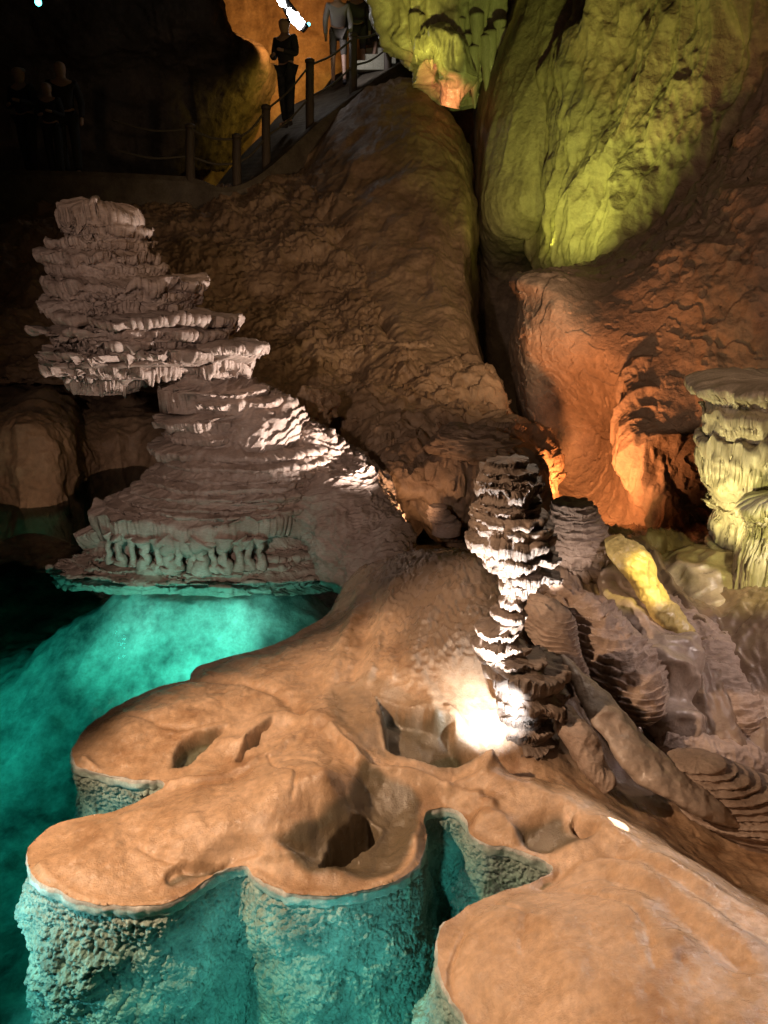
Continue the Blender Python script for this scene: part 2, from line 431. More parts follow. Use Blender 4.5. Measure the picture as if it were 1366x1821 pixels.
# pits: (polygon in px at z=.04, depth, wall softness)
RIDGES = [  # raised, rolled rims between the basins: (px polyline, height, half-width)
    ([(590, 1322), (640, 1370), (700, 1385), (760, 1392), (812, 1410), (850, 1420)], .034, .022),
    ([(425, 1532), (500, 1574), (600, 1582), (695, 1556), (738, 1520), (741, 1470), (768, 1436), (830, 1424), (875, 1440)], .030, .024),
    ([(72, 1525), (120, 1578), (230, 1598), (320, 1582), (395, 1545), (432, 1522), (520, 1515)], .016, .022),
    ([(152, 1338), (190, 1374), (280, 1384), (400, 1374), (480, 1352), (520, 1330)], .028, .024),
    ([(858, 1452), (885, 1462), (912, 1476)], .045, .035),
    ([(800, 1298), (872, 1345), (862, 1392), (800, 1402)], .026, .026),
    ([(405, 1325), (440, 1322), (470, 1288), (540, 1290), (610, 1325), (640, 1375)], .030, .040),
    ([(345, 1205), (420, 1215), (500, 1250), (540, 1285)], -.028, .030),
    ([(640, 1080), (620, 1150), (590, 1230)], .03, .04), ([(700, 1120), (670, 1190), (655, 1240)], .035, .035), ([(665, 1100), (645, 1170), (625, 1235)], -.02, .03),
    ([(760, 1190), (730, 1235), (770, 1290)], .03, .04),
    ([(880, 1520), (960, 1545), (1040, 1535), (1120, 1550)], -.03, .04),
    ([(870, 1400), (950, 1430), (1030, 1470), (1120, 1540), (1220, 1620), (1366, 1740)], .022, .04),
    ([(975, 1575), (1060, 1580), (1130, 1640), (1200, 1720), (1280, 1821)], -.035, .045), ([(1040, 1500), (1140, 1580), (1260, 1700), (1366, 1800)], -.02, .03), ([(900, 1640), (980, 1700), (1010, 1821)], .02, .06),
    ([(478, 1358), (498, 1390), (530, 1415), (522, 1452)], -.012, .008), ([(500, 1372), (545, 1380), (575, 1410)], -.008, .007),
    ([(824, 1650), (802, 1700), (812, 1770), (850, 1821)], -.014, .009), ([(250, 1500), (330, 1535), (385, 1530)], -.012, .012),
    ([(230, 1275), (320, 1300), (395, 1285)], -.010, .014), ([(880, 1600), (930, 1650), (925, 1720)], -.008, .010), ([(1010, 1600), (1120, 1700), (1150, 1821)], -.010, .012),
]
PITS = [
    ([(570, 1272), (592, 1246), (660, 1244), (720, 1275), (800, 1310), (862, 1350), (825, 1388), (740, 1378), (680, 1368), (640, 1350), (600, 1318)], .03, .10),
    ([(668, 1275), (730, 1295), (800, 1312), (814, 1330), (862, 1352), (850, 1378), (790, 1380), (730, 1374), (700, 1360), (676, 1320)], .10, .030),
    ([(298, 1366), (303, 1340), (325, 1320), (360, 1307), (405, 1301), (374, 1322), (352, 1342), (332, 1362)], .08, .030),
    ([(414, 1356), (432, 1340), (436, 1326), (458, 1308), (484, 1294), (486, 1299), (466, 1318), (462, 1334), (440, 1342), (430, 1354)], .09, .020),
    ([(290, 1566), (300, 1550), (325, 1537), (352, 1534), (384, 1529), (418, 1521), (390, 1540), (350, 1556), (305, 1574)], .07, .028),
    ([(480, 1505), (560, 1470), (612, 1436), (640, 1385), (700, 1397), (745, 1415), (752, 1440), (742, 1500), (700, 1548), (620, 1562), (545, 1552)], .085, .13),
    ([(556, 1540), (564, 1516), (600, 1476), (645, 1443), (668, 1446), (684, 1458), (645, 1495), (604, 1530), (575, 1546)], .16, .022),
    ([(900, 1478), (950, 1462), (1000, 1465), (1015, 1490), (1060, 1512), (1010, 1520), (940, 1505)], .030, .05),
    ([(1002, 1482), (1014, 1474), (1030, 1493), (1062, 1511), (1040, 1514), (1015, 1502)], .05, .02),
]
NX, NY = 640, 540
xs = -1.62 + (3.0 + 1.62) * np.linspace(0, 1, NX)**1.12
tt = np.linspace(0, 1, NY)
ys = 1.25 * (6.6 / 1.25)**tt
X, Y = np.meshgrid(xs, ys)
D = sdf(X, Y, POLY[::1])
# snap the boundary vertices onto the outline
cell = np.gradient(xs)[None, :] * .5 + np.gradient(ys)[:, None] * .5
gy, gx = np.gradient(D, ys, xs)
near = (np.abs(D) < cell * .75)
X2 = np.where(near, X - D * gx, X); Y2 = np.where(near, Y - D * gy, Y)
Dn = np.where(near, 0, D)
keep = Dn >= 0


def terrace_height(X, Y, D):
    Z = rbf_eval(cp[:, :2], RW, X, Y)
    P3 = np.stack([X, Y, X * 0], -1)
    wx = fbm(P3, 6, 4, 41) * .040; wy = fbm(P3, 6, 4, 43) * .040
    rimf = sst(0, .10, D)
    Z = .016 + (np.maximum(Z, -.5) - .016) * np.where(Y < 4.2, rimf, sst(0, .05, D))
    for poly, dep, soft in PITS:
        pw = crom(np.array([onz(u, v, .04)[:2] for u, v in poly + poly[:1]]), 70)[:-1]
        d = sdf(X + wx, Y + wy, pw)
        Z = Z - dep * sst(0, soft, d) + .008 * np.exp(-(d / .012)**2) * (dep > .09)
    Z = np.where((X < .42) & (Y < 2.68) & (D > .02) & ~((X > -.31) & (X < .09) & (Y > 2.2) & (Y < 2.58)), np.maximum(Z, .010 + .004 * fbm(P3, 30, 2, 3)), Z)
    for pl, h_, w_ in RIDGES:
        q = crom(np.array([onz(u, v, .06)[:2] for u, v in pl]), 8 * len(pl))
        d2 = np.full(X.shape, 9.)
        for a_, b_ in zip(q[:-1], q[1:]):
            e_ = b_ - a_; t_ = np.clip(((X + wx * .5 - a_[0]) * e_[0] + (Y + wy * .5 - a_[1]) * e_[1]) / (e_ @ e_ + 1e-9), 0, 1)
            d2 = np.minimum(d2, (X + wx * .5 - a_[0] - t_ * e_[0])**2 + (Y + wy * .5 - a_[1] - t_ * e_[1])**2)
        Z = Z + h_ * np.exp(-d2 / w_**2) * sst(0, .03, D)
    # shallow swells, fine flow wrinkles
    Z = Z + rimf * (.030 * fbm(P3, 3.1, 3, 5) + .013 * fbm(P3, 9, 3, 6))
    PW = P3 + .05 * np.stack([fbm(P3, 5, 3, 61), fbm(P3, 5, 3, 62), P3[..., 0] * 0], -1)
    Z = Z + rimf * (.0045 * ridge(PW, 17, 4, 63) - .006 * sst(.72, .95, ridge(PW, 6, 3, 64)))
    Z = Z + .0020 * (.3 + rimf) * fbm(P3, 48, 4, 8)
    # faint growth lines parallel to the rim
    ln = np.sin((D + .01 * fbm(P3, 8, 2, 9)) * 420) * .0009 * np.exp(-D / .06)
    Z = Z + ln
    rs_ = sst(.8, 1.05, X) * sst(2.95, 3.2, Y)
    Z = Z + rs_ * (.10 * ridge(PW, (4, 2.5, 1), 4, 65) + .07)
    # terraced mud-brown mound and right-hand slope
    m = sst(.16, .34, Z + .06 * fbm(P3, 4, 2, 12)) * sst(2.75, 3.2, Y)
    P4 = np.stack([X, Y, Z], -1)
    ph = Z * 34 + 4.2 * fbm(P3, 3.5, 5, 15)
    s = ph - np.floor(ph)
    Z = Z + m * (.016 * (s**2 - .4) + .012 * fbm(P3, 30, 3, 16))
    return Z


Z = terrace_height(X2, Y2, Dn)
V = np.stack([X2, Y2, Z], -1).reshape(-1, 3)
Fq = gfaces(NY, NX)
kp = keep.ravel()
Fq = Fq[kp[Fq].all(1)]
used = np.unique(Fq); remap = np.full(len(V), -1); remap[used] = np.arange(len(used))
terrace = empty("rimstone_terrace", (.2, 2.4, 0))
tag(terrace, "wide orange flowstone terrace whose scalloped pads jut out over the turquoise water", "flowstone terrace")
fs = mesh_obj("flowstone_surface", V[used], remap[Fq][:, ::-1], M_FLOW, terrace)
Pm = V[used].astype(float)
mud = sst(.20, .36, Pm[:, 2] + .10 * fbm(Pm, 3, 4, 71)) * sst(2.8, 3.3, Pm[:, 1]) + sst(2.75, 3.0, Pm[:, 1] + .2 * fbm(Pm, 3, 4, 72)) * sst(.55, .75, Pm[:, 0] + .1 * fbm(Pm, 5, 4, 73))
sl = np.zeros(len(Pm))
for n_, (poly, dep, soft) in enumerate(PITS):
    pw = crom(np.array([onz(u, v, .04)[:2] for u, v in poly + poly[:1]]), 70)[:-1]
    sl = np.maximum(sl, sst(-.004, .03, sdf(Pm[:, 0] + .02 * fbm(Pm, 9, 4, 91), Pm[:, 1] + .02 * fbm(Pm, 9, 4, 92), pw)) * (.45 if n_ == 0 else .95))
a2 = fs.data.attributes.new("silt", 'FLOAT', 'POINT'); a2.data.foreach_set("value", np.clip(sl, 0, 1).astype(np.float32))
at_ = fs.data.attributes.new("mud", 'FLOAT', 'POINT'); at_.data.foreach_set("value", np.clip(mud, 0, 1).astype(np.float32))

# the lip along the waterline and the popcorn wall below it
M_LIP = rock("pale_lip_calcite", (.34, .33, .30), (.62, .62, .58), 16, (.4, .6), .4, 90, dist=.002)
prof = [(-.004, .015), (.001, .011), (.006, .001), (.009, -.012), (.009, -.024), (.002, -.036), (-.03, -.055)]
G = np.array([[np.append(RIMD[i] + nrm_out[i] * dx, z) for i in range(len(RIMD))] for dx, z in prof])
# decide which way is outward: test with the sdf
sgn = -np.sign(sdf(np.array([RIMD[300, 0] + nrm_out[300, 0] * .02]), np.array([RIMD[300, 1] + nrm_out[300, 1] * .02]), POLY)[0])
G = np.array([[np.append(RIMD[i] + sgn * nrm_out[i] * dx, z) for i in range(len(RIMD))] for dx, z in prof])
lipn = np.clip(.55 + 1.3 * fbm(np.concatenate([RIMD, RIMD[:, :1] * 0], 1), 7, 4, 77), .05, 1.5)
G[..., :2] = RIMD[None] + (G[..., :2] - RIMD[None]) * np.where(np.array([p[0] for p in prof])[:, None, None] > 0, lipn[None, :, None], 1)
G = crom(G, 16, 0)
G = G + gnormals(G) * ((fbm(G, 55, 3, 3) * .007 + fbm(G, 14, 2, 4) * .008) * sst(0, 5, np.arange(16))[:, None])[..., None]
mesh_obj("rim_lip", G, gfaces(*G.shape[:2]), M_LIP, terrace)
SO = sgn * nrm_out
# smooth the normals for the wall so that it does not fold in the notches
kern = np.ones(41) / 41
SOs = np.stack([np.convolve(np.pad(SO[:, c], 20, 'edge'), kern, 'valid') for c in (0, 1)], 1)
RS = np.stack([np.convolve(np.pad(RIMD[:, c], 6, 'edge'), np.ones(13) / 13, 'valid') for c in (0, 1)], 1)
dep = np.linspace(0, 1, 330)
WG = np.zeros((330, 1500, 3))
ia = np.linspace(0, len(RIMD) - 1, 1500)
for c in (0, 1):
    base = np.interp(ia, np.arange(len(RIMD)), RS[:, c]); no = np.interp(ia, np.arange(len(RIMD)), SOs[:, c])
    WG[..., c] = base[None] + no[None] * (-.022 + .16 * dep[:, None])
WG[..., 2] = -.020 - 1.15 * dep[:, None]
WN = np.zeros_like(WG)
for c in (0, 1):
    WN[..., c] = np.interp(ia, np.arange(len(RIMD)), SO[:, c])[None]
WQ = WG + .02 * np.stack([fbm(WG, 18, 2, 1), fbm(WG, 18, 2, 2), fbm(WG, 18, 2, 3)], -1)
f1, f2 = voro(WQ, 46, 1)
g1, g2 = voro(WQ, 95, 2)
popd = .026 * np.sqrt(np.clip(1 - f1**2 * 1.5, 0, 1)) + .011 * np.sqrt(np.clip(1 - g1**2 * 1.5, 0, 1)) + .07 * fbm(WG, 5, 4, 21) * sst(0, .25, dep)[:, None]
popd = popd * np.clip(.75 + .9 * fbm(WG, 6, 3, 88), .25, 1.5)
popd *= sst(0, .03, dep)[:, None]
WG = WG + WN * popd[..., None]
mesh_obj("submerged_popcorn_wall", WG, gfaces(330, 1500), M_POP, terrace)

# ------------------------------------------------------------------ lake bed and water
gx_, gy_ = np.meshgrid(np.linspace(-9, 6, 420), np.linspace(.2, 16, 420))
P3 = np.stack([gx_, gy_, gx_ * 0], -1)
bz = -1.0 + .12 * fbm(P3, .9, 3, 31) + .03 * ridge(P3, (3.5, 2.2, 1), 4, 32) + .03 * fbm(P3, 12, 3, 33)
# silt bank under the far terraced stalagmite and below the lower left corner
bank = onz(350, 1040, 0)
bz = bz + .68 * sst(1.5, .1, np.sqrt(((gx_ - bank[0]) / 1.6)**2 + ((gy_ - bank[1] - .1) / 1.0)**2) + .12 * fbm(P3, 2.5, 4, 35)) + .015 * ridge(P3, 9, 3, 36)
bz = bz + .32 * sst(1.0, .2, np.sqrt(((gx_ - bank[0]) / 1.6)**2 + ((gy_ - bank[1] - .15) / .75)**2))
bz = np.minimum(bz, -.07)
mesh_obj("lake_bed", np.stack([gx_, gy_, bz], -1), gfaces(420, 420)[:, ::-1], M_BED).__setitem__('kind', 'structure')

mw = bpy.data.materials.new("clear_turquoise_water"); mw.use_nodes = True
nt = mw.node_tree; N = nt.nodes; L = nt.links
N.remove(N["Principled BSDF"]); out = N["Material Output"]
tr = N.new("ShaderNodeBsdfTransparent"); tr.inputs[0].default_value = (.93, 1, .98, 1)
gl = N.new("ShaderNodeBsdfGlossy"); gl.inputs["Roughness"].default_value = .02
fr = N.new("ShaderNodeFresnel"); fr.inputs[0].default_value = 1.33
nz = N.new("ShaderNodeTexNoise"); nz.inputs["Scale"].default_value = 5; nz.inputs["Detail"].default_value = 3
tcw = N.new("ShaderNodeTexCoord"); L.new(tcw.outputs["Object"], nz.inputs["Vector"])
bw = N.new("ShaderNodeBump"); bw.inputs["Strength"].default_value = .12; bw.inputs["Distance"].default_value = .02
L.new(nz.outputs[0], bw.inputs["Height"]); L.new(bw.outputs[0], gl.inputs["Normal"]); L.new(bw.outputs[0], fr.inputs["Normal"])
mxs = N.new("ShaderNodeMixShader"); L.new(fr.outputs[0], mxs.inputs[0]); L.new(tr.outputs[0], mxs.inputs[1]); L.new(gl.outputs[0], mxs.inputs[2])
L.new(mxs.outputs[0], out.inputs["Surface"])
va = N.new("ShaderNodeVolumeAbsorption"); va.inputs["Color"].default_value = (.22, .88, .82, 1); va.inputs["Density"].default_value = 1.2
L.new(va.outputs[0], out.inputs["Volume"])
wp = [(-8.8, .3), (.62, .3), (.62, 2.25), (.45, 2.54), (.10, 2.54), (.10, 2.18), (-.33, 2.18), (-.33, 2.60), (.34, 2.60), (.34, 3.1), (.1, 3.4), (.05, 4.6), (-.1, 5.2), (-.1, 15.8), (-8.8, 15.8)]
nw = len(wp)
bmw = bpy.data.meshes.new("water")
bmw.from_pydata([(x, y, -1.9) for x, y in wp] + [(x, y, 0) for x, y in wp], [],
                [tuple(range(nw))[::-1], tuple(range(nw, 2 * nw))] + [(i, (i + 1) % nw, nw + (i + 1) % nw, nw + i) for i in range(nw)])
bmw.materials.append(mw); wo = bpy.data.objects.new("water", bmw); COL.objects.link(wo); tag(wo, kind='structure')


# ------------------------------------------------------------------ stalagmites built of stacked plates
def stack(name, layers, Yc, mat, parent, nth=420, dr=1.0, jag=.10, flute=.10, lipj=.25, seed=0, under=12, top=7, micro=.006, breakup=1.0, big=.0, squash=1.0, zvar=.9, dome=.10):
    """layers: (u_left, u_right, v_lip, v_under_end, core_ratio, lip_px, drip)"""
    th = np.linspace(0, 2 * np.pi, nth, endpoint=False)
    ct, st = np.cos(th), np.sin(th)
    rings = []; prev = None
    rs = np.random.RandomState(seed + 11)
    for i, ly in enumerate(layers):
        ul, ur, v, vb, core, lip_px, drip = ly[:7]
        Y = ly[7] if len(ly) > 7 else Yc
        if len(ly) > 8: dr = ly[8]
        a, b = at(ul, v, Y), at(ur, v, Y); zb = at((ul + ur) / 2, vb, Y)[2]
        px = (b[0] - a[0]) / (ur - ul)
        cx = (a[0] + b[0]) / 2; Rr = (b[0] - a[0]) / 2; z = a[2]; lip = lip_px * px; drp = drip * px
        cen = np.array([cx, Y]);
        C1 = np.stack([ct * 1.6, st * 1.6, np.full(nth, i * 3.7 + seed)], -1)
        j1 = fbm(C1, 1.0, 3, seed) * jag * 1.6
        j2 = fbm(C1, 5.0, 3, seed + 1) * jag * .55
        j3 = fbm(C1, 22.0, 2, seed + 2) * jag * .25
        side = np.where(np.abs(ct) > .9, .35, 1)
        jj = 1 + (j1 + j2 + j3) * side
        brk = sst(.05, .45, fbm(C1, 1.5, 3, seed + 30)) * sst(.95, .8, np.abs(ct)) * breakup
        jj = jj * (1 - brk * (1 - core) * .8)
        zj = fbm(C1, 2.2, 3, seed + 5) * lip * zvar
        hang = 1 + .9 * fbm(C1, 3.0, 3, seed + 33)
        ds = drp * np.clip(fbm(C1, 9, 2, seed + 7) + .15, 0, 1)
        Rc = Rr * core
        pc, pr, pz = (cen, Rc * .25, z + .05 * Rr) if prev is None else prev
        tz = max(pz - z, 0.0)
        # top surface: from the previous core outwards
        for q in range(top):
            s = q / top
            if prev is None:
                rr = Rr * (.03 + .97 * math.sin(s * math.pi / 2)); zz = z + dome * Rr * math.cos(s * math.pi / 2)
                c_ = cen
            else:
                rr = pr + (Rr - pr) * s; c_ = pc + (cen - pc) * min(1, s * 1.4)
                zz = z + tz * (1 - s)**2.2
            r = rr * (1 + (jj - 1) * s) * (1 + .0)
            rings.append(np.stack([c_[0] + r * ct, c_[1] + dr * r * st, np.full(nth, zz) + zj * s + fbm(np.stack([r * ct, r * st, r * 0 + i], -1), 14, 2, seed) * .012 * squash], -1))
        for rf, zf in ((1, 0), (1.0, -.2), (.985, -.65), (.955, -1.0)):
            r = Rr * rf * jj
            rings.append(np.stack([cen[0] + r * ct, cen[1] + dr * r * st, z + zf * lip + zj - ds * max(0, -zf) * .6], -1))
        fl = ridge(C1, 7.0, 3, seed + 9); fl2 = ridge(C1, 19.0, 2, seed + 10)
        zlip = z - lip
        for q in range(1, under + 1):
            s = q / under
            rr = Rc + (Rr * .955 - Rc) * (1 - s)**1.7
            jw = (1 - s)
            amp = (flute * math.sin(min(1, s * 1.15) * math.pi)**.7 if s < .87 else flute * .35) * np.clip(.6 + 1.1 * fbm(C1, 2.5, 2, seed + 35), .15, 1.5)
            r = rr * (1 + (jj - 1) * jw) + Rr * amp * (.65 * fl + .35 * fl2 - .25)
            zz = zlip + (zb - zlip) * s * (hang * (1 - s) + s) + zj * jw - ds * .6 * (1 - s)**2
            rings.append(np.stack([cen[0] + r * ct, cen[1] + dr * r * st, np.full(nth, 0) + zz], -1))
        prev = (cen, Rc, zb)
    G = np.array(rings)
    Nn = gnormals(G, True)
    G = G + Nn * (micro * fbm(G, 26, 3, seed + 20) + big * fbm(G, 5, 3, seed + 22))[..., None]
    return mesh_obj(name, G, gfaces(len(G), nth, True), mat, parent)


# --- the big pagoda-like stalagmite
YP = 5.6
pag = empty("pagoda_stalagmite", onz(360, 1000, 0) * np.array([1, 0, 1]) + np.array([0, YP, 0]))
tag(pag, "big mauve stalagmite of stacked overhanging plates rising out of the turquoise water", "stalagmite")
upper = [
    (108, 256, 378, 402, .90, 24, 22), (112, 272, 408, 424, .88, 9, 10), (88, 272, 430, 446, .90, 10, 12), (78, 280, 450, 470, .90, 11, 14),
    (94, 298, 476, 492, .90, 9, 10), (86, 368, 499, 516, .80, 14, 24), (100, 356, 519, 532, .90, 9, 10), (72, 340, 536, 552, .90, 11, 14),
    (94, 436, 557, 574, .80, 12, 20), (84, 430, 580, 594, .86, 9, 14), (98, 408, 598, 612, .88, 10, 16), (90, 474, 615, 634, .66, 12, 26),
    (78, 340, 640, 664, .74, 15, 30), (118, 256, 668, 696, .80, 12, 30)]
stack("upper_plates", upper, YP, M_TERR, pag, 680, .80, .16, .12, seed=3, micro=.010, under=14, big=.045, zvar=1.3, dome=.22)
neck = [(352, 478, 612, 628, .7, 8, 14, 5.35), (300, 452, 640, 668, .62, 16, 30), (280, 392, 690, 730, .95, 8, 20), (340, 476, 692, 702, .8, 4, 6), (322, 500, 708, 728, .72, 7, 10),
        (280, 466, 738, 756, .86, 9, 12), (290, 484, 766, 778, .86, 8, 8), (264, 482, 786, 800, .9, 10, 12)]
stack("waist", neck, YP, M_TERR, pag, 460, .8, .16, .10, seed=14, micro=.009, big=.03, zvar=1.0)
lowb = [(300, 590, 796, 802, .97, 5, 4, 5.55, .6), (290, 598, 812, 818, .97, 5, 4, 5.5, .6), (272, 602, 828, 834, .98, 5, 4, 5.5, .6), (256, 600, 842, 850, .97, 10, 8, 5.45, .6), (240, 594, 860, 866, .98, 5, 4, 5.4, .58),
        (214, 590, 874, 879, .98, 5, 4, 5.4, .55), (190, 584, 886, 891, .99, 4, 4, 5.35, .52), (163, 566, 900, 928, .80, 36, 22, 5.3, .50), (180, 560, 960, 1040, .9, 16, 18, 5.3, .35)]
shore = [(132, 560, 946, 968, .86, 14, 18, 5.3, .18), (150, 600, 976, 984, .95, 6, 5, 5.25, .24), (128, 620, 990, 996, .96, 5, 5, 5.2, .30), (112, 632, 1004, 1009, .98, 4, 3, 5.15, .30), (96, 645, 1017, 1032, 1.0, 7, 3, 5.1, .27)]
stack("shore_ledges", shore, 5.2, M_TERR, pag, 620, .3, .18, .08, seed=35, micro=.014, under=7, top=8, big=.05, zvar=1.5, breakup=.3)
stack("broad_shelves", lowb, YP + .12, M_TERR, pag, 760, .62, .07, .05, seed=25, micro=.012, under=10, top=9, big=.03, zvar=.7, breakup=.12)
tube("leaning_trunk", [at(310, 590, 5.75), at(350, 660, 5.75), at(400, 730, 5.75), at(470, 800, 5.7), at(540, 860, 5.6)], [.15, .26, .30, .40, .2], M_TERR, pag, 160, 240,
     lambda G: .06 * ridge(G, (5, 5, 1.2), 4, 31) + ledges(G, .03, 14, .8, 32) + .05 * fbm(G, 3, 4, 33))
tube("sloping_flank", [at(500, 760, 5.9), at(555, 820, 5.7), at(600, 890, 5.5), at(635, 950, 5.25), at(670, 1010, 4.95), at(715, 1050, 4.6)], [.2, .36, .40, .36, .30, .1], M_TERR, pag, 220, 320,
     lambda G: ledges(G, .030, 17, 1.1, 28) + ledges(G, .008, 60, 1.2, 27) + .12 * fbm(G, 2.4, 5, 29) + .04 * ridge(G, (5, 5, 2), 3, 26), flat=.85)
YS, DS = 5.3, .50
a0, b0 = at(163, 900, YS), at(566, 900, YS)
cxs, Rs = (a0[0] + b0[0]) / 2, (b0[0] - a0[0]) / 2
rs = np.random.RandomState(5)
for i, (u, r0) in enumerate([(182, .02), (205, .03), (232, .022), (255, .04), (282, .03), (300, .05), (318, .03), (345, .035), (360, .05), (378, .03), (398, .045), (425, .035), (440, .03), (462, .03)]):
    tx = min(.96, max(-.96, (at(u, 960, 4.95)[0] - cxs) / Rs))
    x = cxs + Rs * tx; y = YS - DS * Rs * .93 * math.sqrt(1 - tx * tx)
    z_ = np.linspace(a0[2] - .12, .08, 7)
    rr = r0 * np.array([1.9, 1.3, .8, .62, .75, 1.1, 1.7])
    pts = [(x + .008 * rs.randn(), y + .006 * rs.randn(), zz) for zz in z_]
    tube("dripstone_column", pts, rr, M_TERR, pag, 26, 40, lambda G: .010 * ridge(G, (24, 24, 3), 2, i) + .004 * fbm(G, 40, 2, i))

# --- thin centre column of white-edged plates
YG = 3.05
gcol = empty("plate_column", onz(930, 1350, .05))
tag(gcol, "slender centre column of stacked brown plates with glaring white-lit edges", "stalagmite")
gl_ = [(862, 940, 818, 826, .9, 5, 3), (852, 958, 832, 840, .92, 6, 4), (846, 964, 848, 856, .94, 8, 4), (846, 968, 862, 880, .82, 13, 8), (852, 966, 886, 893, .94, 5, 3),
       (840, 962, 898, 907, .86, 6, 4), (838, 972, 914, 922, .88, 6, 3), (834, 986, 930, 942, .84, 8, 6), (828, 990, 950, 974, .76, 15, 12), (846, 990, 978, 992, .72, 10, 10),
       (862, 958, 1002, 1008, .84, 5, 4), (888, 996, 1012, 1030, .64, 12, 10), (888, 958, 1034, 1050, .66, 10, 8), (890, 940, 1066, 1080, .76, 8, 5), (876, 940, 1088, 1100, .85, 4, 3),
       (846, 930, 1118, 1130, .84, 6, 5), (836, 938, 1140, 1154, .84, 9, 6), (850, 972, 1162, 1170, .86, 6, 4), (862, 1016, 1184, 1218, .68, 17, 20), (880, 1014, 1228, 1256, .66, 14, 14),
       (884, 976, 1264, 1278, .86, 8, 6), (880, 984, 1284, 1300, .90, 8, 6), (876, 996, 1308, 1324, .92, 8, 6), (880, 1006, 1332, 1352, .94, 8, 6), (880, 1020, 1362, 1400, .96, 8, 4)]
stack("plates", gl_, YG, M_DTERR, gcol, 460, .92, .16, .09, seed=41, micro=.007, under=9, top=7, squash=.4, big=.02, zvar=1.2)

# --- short plate stack behind it
hcol = empty("short_plate_stack", at(1035, 1060, 4.3))
tag(hcol, "short squat stack of pale terraced plates just right behind the slender column", "stalagmite")
hl = [(980 - i * 1.2, 1056 + 7 * i**.85, 894 + i * 10.5, 901 + i * 10.5, .95, 5, 3) for i in range(8)] + [(975, 1088, 985, 1000, .82, 9, 12), (985, 1090, 1012, 1030, .8, 10, 14), (970, 1100, 1046, 1080, .9, 8, 10)]
stack("plates", hl, 4.3, M_TERR, hcol, 320, .8, .10, .05, seed=52, micro=.008, under=7, top=5)

# tiny ribbed knob in the dark gap
kn = empty("small_stalagmite", at(780, 940, 5.6))
tag(kn, "small ribbed knob of rock in the dark hollow left of the slender column", "stalagmite")
stack("plates", [(762, 795, 900, 905, .95, 3, 2), (758, 802, 910, 915, .95, 3, 2), (760, 812, 920, 925, .95, 3, 2), (768, 820, 930, 950, .95, 3, 2)], 5.6, M_TERR, kn, 120, .8, .08, .05, seed=59, under=5, top=4)

# --- right-hand fluted pillar
YE = 4.7
ep = empty("fluted_pillar", onz(1370, 1100, .3))
tag(ep, "pale yellow-lit dripstone pillar with fluted draperies at the right edge", "dripstone pillar")
el = [(1233, 1540, 684, 716, .80, 10, 14), (1254, 1530, 728, 772, .92, 14, 20)]
stack("capital_plates", el, YE, M_PALE, ep, 560, .8, .12, .17, seed=61, micro=.010, under=18, big=.04, zvar=1.5)
el2 = [(1247, 1530, 784, 860, .90, 26, 22), (1262, 1520, 880, 900, .97, 8, 20), (1274, 1516, 905, 962, .97, 10, 14)]
stack("fluted_shaft", el2, YE, M_PALE, ep, 560, .8, .04, .18, seed=66, micro=.008, under=26, big=.05, zvar=1.6)
el3 = [(1262, 1540, 968, 978, .93, 8, 8), (1258, 1545, 986, 1000, .90, 9, 12), (1268, 1550, 1006, 1040, .95, 9, 14), (1290, 1560, 1046, 1200, .98, 6, 6)]
stack("base_plates", el3, YE, M_PALE, ep, 420, .8, .06, .06, seed=71, micro=.010, under=16)
ep2 = empty("draped_bracket", at(1380, 1000, 4.25))
tag(ep2, "fluted yellow-green drapery ledge leaning against the foot of the pillar at the right edge", "dripstone drapery")
stack("drapery", [(1314, 1500, 908, 922, .92, 8, 8), (1322, 1500, 926, 1130, .95, 8, 22)], 4.2, M_PALE, ep2, 380, .7, .10, .16, seed=77, micro=.008, under=26, big=.05, zvar=1.8, dome=.3)

# --- yellow-lit leaning rock
yr = tube("leaning_rock", [at(1078, 958, 4.2), at(1098, 972, 4.15), at(1128, 1000, 4.05), at(1158, 1050, 3.95), at(1190, 1095, 3.85), at(1228, 1130, 3.75)], [.02, .10, .125, .095, .08, .03], M_YELL_LIT, None, 120, 200,
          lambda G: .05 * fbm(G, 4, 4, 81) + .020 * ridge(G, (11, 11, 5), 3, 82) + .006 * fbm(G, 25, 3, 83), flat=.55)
tag(yr, "smooth yellow-lit leaning rock slab between the short plate stack and the pillar", "rock")


# --- tilted formations on the right-hand slope
def tongue(name, label, pts, rad, mat, fn, flat=.7, n=150, seg=260, cat="flowstone ridge"):
    o = tube(name, pts, rad, mat, None, n, seg, fn, flat)
    tag(o, label, cat)
    return o

led = lambda A, fz, sd, wp=.7: (lambda G: ledges(G, A, fz, wp, sd) * (.8 + .6 * sst(-.2, .3, fbm(G, 4, 2, sd + 4))) + .05 * fbm(G, 4.5, 4, sd + 1) + .03 * ridge(G, (9, 9, 9), 3, sd + 2) - A * .3)
tongue("toppled_column", "long toppled column with tight wavy ribs lying on the right slope", [at(985, 1045, 3.95), at(1030, 1095, 3.8), at(1075, 1150, 3.6), at(1105, 1205, 3.42), at(1140, 1250, 3.27), at(1165, 1285, 3.2)],
       [.06, .17, .19, .18, .14, .05], M_TERR, led(.040, 36, 91), .8)
tongue("flowstone_ridge", "narrow fluted ridge running beside the slender column down the right slope", [at(935, 1050, 3.7), at(975, 1110, 3.55), at(1010, 1170, 3.4), at(1040, 1220, 3.3)],
       [.04, .12, .08, .03], M_TERR, lambda G: .035 * fbm(G, 6, 4, 95) + ledges(G, .02, 40, 1.2, 96), .8)
